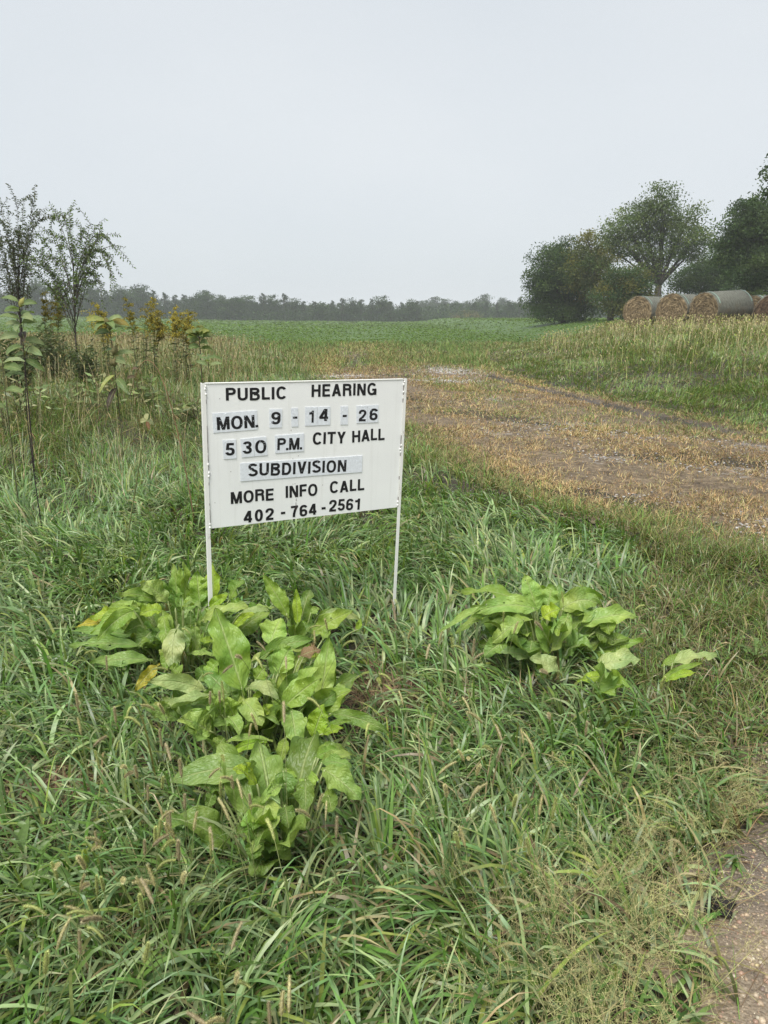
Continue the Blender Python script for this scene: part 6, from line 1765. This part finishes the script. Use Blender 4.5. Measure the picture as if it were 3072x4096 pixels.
def make_foxtails():
    FG, FT, FB = (.42, .45, .18), (.52, .48, .27), (.46, .40, .26)
    spec = [(1, .34, .10, .1, .062, FG), (2, .40, .35, .5, .075, FT), (3, .30, .2, .25, .05, FT), (4, .44, .45, .8, .08, FG), (5, .26, .05, .05, .045, FB), (6, .36, .55, .4, .066, FB)]
    pr = [foxtail_proto(*s) for s in spec]
    used = [False] * len(pr)
    rs = np.random.RandomState(8)
    c4_ = [(200, 85), (525, 318), (715, 325), (775, 445), (725, 500), (630, 525), (880, 390), (870, 465), (1000, 470), (700, 605), (640, 640), (685, 635), (850, 750), (830, 790), (390, 670), (345, 680), (410, 690), (120, 840), (150, 475), (75, 420), (400, 500), (255, 700), (270, 740), (190, 720), (105, 930), (230, 965), (255, 1000), (290, 990),
           (440, 890), (405, 830), (500, 970), (660, 990), (700, 920), (720, 1020), (745, 1040), (780, 1065), (415, 1040), (345, 1090), (520, 1130), (690, 1070), (705, 1160), (860, 1150), (830, 1130), (925, 1250), (570, 1220), (645, 1300), (435, 1190), (450, 1220), (400, 1265), (440, 1330), (490, 1360), (100, 1310),
           (1080, 1180), (1160, 1130), (1190, 1170), (1240, 1250), (1385, 785), (1470, 535), (1440, 555), (1545, 635), (1590, 330), (1140, 300), (1190, 290), (1300, 375), (1135, 350), (10, 660), (20, 770), (990, 700), (1130, 655)]
    c5_ = [(15, 425), (75, 360), (130, 385), (155, 405), (235, 410), (260, 450), (380, 260), (440, 310), (550, 300), (665, 165), (575, 525), (1150, 580), (1550, 288), (1040, 210), (1100, 115), (200, 680), (240, 740), (35, 770), (600, 740), (355, 815), (470, 835), (500, 855), (780, 800), (300, 890), (175, 930), (210, 945), (110, 985), (130, 860), (258, 1000), (560, 1168), (625, 1180), (435, 1150), (330, 1210), (240, 1110), (265, 1090), (100, 1100), (155, 1340), (180, 1320), (500, 1370), (1110, 320), (1240, 188)]
    c7_ = [(925, 100), (860, 190), (940, 165), (890, 215), (985, 285), (800, 260), (450, 340), (315, 360), (520, 215), (530, 260), (300, 385), (920, 340), (835, 410), (1015, 425), (775, 470), (790, 450), (810, 490), (680, 440), (455, 450), (470, 470), (535, 465), (565, 460), (190, 595), (410, 600), (440, 615), (500, 590), (505, 655), (525, 720), (350, 725), (440, 780), (780, 565), (810, 840), (1310, 740), (55, 885), (255, 895),
           (1310, 980), (1340, 1010), (1490, 1180), (1560, 1120), (1600, 1060), (1100, 1215), (1190, 1215), (1165, 240)]
    px = [(300 + x * .844, 2250 + y * .844) for x, y in c4_] + [(1700 + x * .827, 2250 + y * .827) for x, y in c5_] + [(x * .723, 3200 + y * .723) for x, y in c7_]
    for (u, v) in px:
        k = rs.randint(len(pr)); root, hp = pr[k]
        hz = rs.uniform(.18, .30) if v > 2900 else rs.uniform(.2, .36)
        sc = rs.uniform(.62, .95); rz = rs.uniform(0, 6.28)
        p = G(u, v, hz)
        h = hp * sc; wx = math.cos(rz) * h[0]; wy = math.sin(rz) * h[0]
        bx, by = p[0] - wx, p[1] - wy; gz = T(bx, by)
        sz = (p[2] - gz) / hp[2]
        if v < 2700: lab, g = 'bristly foxtail seed head on a thin stalk in the grass around the signposts', 'foxtails around the signposts'
        elif u > 1700: lab, g = 'bristly foxtail seed head on a thin stalk in the front right grass', 'foxtails in the front right grass'
        elif u > 560 and v < 3150: lab, g = 'bristly foxtail seed head on a thin stalk leaning over the broad leaves', 'foxtails over the broad leaves'
        else: lab, g = 'bristly foxtail seed head on a thin stalk in the front left grass', 'foxtails in the front left grass'
        if not used[k]: used[k] = True; o = root; o.location = (bx, by, gz); o.rotation_euler = (0, 0, rz); o['label'] = lab; o['group'] = g
        else: o = dup(root, (bx, by, gz), rz, None, lab, g)
        o.scale = (sc, sc, sz)
make_foxtails()

# ------------------------------------------------------------------ wispy panicle grass along the road edge
def make_wisps():
    rs = np.random.RandomState(71)
    mb = []
    spots = []
    for (u, v, r_, n) in ((2500, 3560, .2, 34), (2700, 3400, .16, 22), (2350, 3700, .18, 22), (2300, 3900, .18, 20), (2600, 3850, .15, 20), (2760, 3120, .16, 18), (2000, 4000, .2, 14), (2850, 3200, .12, 10), (2620, 3300, .2, 16), (2200, 3450, .2, 10), (2480, 4020, .12, 14), (2000, 1950, .3, 14), (1800, 1850, .3, 14)):
        g = G(u, v, .12 if v > 2500 else .05)
        for k in range(n): spots.append((g[0] + rs.normal(0, r_ * .6), g[1] + rs.normal(0, r_ * .6)))
    V, F, C = [], [], []; nn = 0
    def line(p, q, w, c):
        nonlocal nn
        d = q - p; s = np.cross(d, rs.normal(size=3)); s = s / (np.linalg.norm(s) + 1e-9) * w * .5
        V.append(np.array([p - s, p + s, q + s * .6, q - s * .6])); F.append(np.arange(4) + nn); C.append(np.tile(c, (4, 1))); nn += 4
    for x, y in spots:
        if roadness(x, y) > -.08: continue
        z = T(x, y); a = rs.uniform(0, 6.28); L = rs.uniform(.16, .34)
        d = np.array([math.cos(a) * rs.uniform(.1, .9), math.sin(a) * rs.uniform(.1, .9), 1.0]); d /= np.linalg.norm(d)
        p0 = np.array([x, y, z]); p1 = p0 + d * L
        c = np.array([.38, .35, .165]) * rs.uniform(.7, 1.25) * np.array([1, rs.uniform(.92, 1.12), 1])
        line(p0, p0 + d * L * .5, .0016, c * .9); line(p0 + d * L * .5, p1, .0012, c)
        for k in range(rs.randint(9, 17)):
            t = rs.uniform(.35, 1.0); b = p0 + d * L * t
            e = d * .6 + rs.normal(0, .6, 3); e /= np.linalg.norm(e); ln = rs.uniform(.03, .085) * (1.25 - .5 * t)
            b1 = b + e * ln; line(b, b1, .0007, c)
            for q in range(rs.randint(2, 5)):
                s = b + e * ln * rs.uniform(.4, 1); e2 = e * .6 + rs.normal(0, .55, 3); e2 /= np.linalg.norm(e2)
                t2 = s + e2 * rs.uniform(.012, .03); line(s, t2, .0006, c)
                # tiny seed
                line(t2, t2 + e2 * .003, .0013, c * 1.1)
    v = np.concatenate(V)
    tag(link('wispy_grass', np_mesh('wispy_grass', v, [np.array(F)], np.concatenate(C), False), M['dry']), None, None, kind='stuff')
make_wisps()

# ------------------------------------------------------------------ little things at the road edge
def dead_leaf():
    rs = np.random.RandomState(3)
    p = G(2880, 3640, .012); root = thing('dead_leaf', 'crumpled black wet leaf lying at the edge of the sandy road', 'leaf', (p[0], p[1], T(p[0], p[1])))
    mb = MB()
    for k, (a, L) in enumerate(((20, .05), (100, .04), (190, .055), (285, .04))):
        e = np.array([math.cos(R(a)) * L, math.sin(R(a)) * L, rs.uniform(.005, .03)])
        v, f, uv = leaf_geo(np.array([0, 0, .015]), e, .035, rs, arch=.2, cup=.4, ruf=.2, petiole=.0, nt=10, ns=6, view=(0, 0, 1), shape='oval')
        mb.add(v, f, (.022, .018, .02), uv)
    mb.build('leaf_blade', plain('black_wet_leaf', (.022, .019, .019), .6, .3), root)
dead_leaf()

def lobed_weed(label, u, v, n, L, c, seed):
    rs = np.random.RandomState(seed)
    p = G(u, v, .05); root = thing('lobed_weed', label, 'weed', (p[0], p[1], T(p[0], p[1])))
    for k in range(n):
        a = k * 6.28 / n + rs.uniform(-.3, .3); ln = L * rs.uniform(.7, 1.2)
        e = np.array([math.cos(a) * ln, math.sin(a) * ln, ln * rs.uniform(.35, .9)])
        m2 = MB()
        v1, f1, uv1 = leaf_geo(np.array([0, 0, .03]), e, ln * .16, rs, arch=.15, cup=.2, ruf=.1, petiole=.15, nt=14, ns=4, view=(0, -.2, 1))
        cc = np.array(c) * rs.uniform(.8, 1.2); m2.add(v1, f1, cc, uv1)
        for t in (.35, .5, .65, .8):
            for sd in (-1, 1):
                q = e * t + np.array([0, 0, .03 * (1 - t) + .1 * ln * t * (1 - t) * 2])
                pd = np.array([-math.sin(a) * sd, math.cos(a) * sd, .1]) + e / ln * .5
                v1, f1, uv1 = leaf_geo(q, q + pd * ln * .22 * (1.1 - t * .6), ln * .1, rs, arch=.1, ruf=.05, petiole=.0, nt=7, ns=4, view=(0, -.2, 1), shape='oval')
                m2.add(v1, f1, cc, uv1)
        m2.build('leaf', M['weed'], root)
lobed_weed('green thistle-like weed with jagged leaves at the lower left edge of the photo', 40, 3380, 7, .17, (.10, .165, .04), 1)
lobed_weed('small jagged-leaved green weed in the front right grass near the road', 2760, 3120, 8, .13, (.095, .17, .045), 2)
lobed_weed('tiny bright green weed at the right edge beside the driveway', 3030, 2570, 6, .09, (.12, .19, .05), 3)

# ------------------------------------------------------------------ misty air
def make_haze():
    m, n, l, out = mat_base('mist')
    pv = n.new('ShaderNodeVolumePrincipled')
    pv.inputs['Color'].default_value = (0.93, 0.96, 1.0, 1)
    pv.inputs['Density'].default_value = 0.00075
    pv.inputs['Anisotropy'].default_value = 0.0
    l.new(pv.outputs[0], out.inputs['Volume'])
    v = np.array([(x, y, z) for z in (-1.6, 20) for y in (-260, 960) for x in (-940, 940)], float)
    f = np.array([(0, 2, 3, 1), (4, 5, 7, 6), (0, 1, 5, 4), (2, 6, 7, 3), (0, 4, 6, 2), (1, 3, 7, 5)])
    o = link('haze', np_mesh('haze', v, [f], None, False), m)
    o['kind'] = 'stuff'
make_haze()
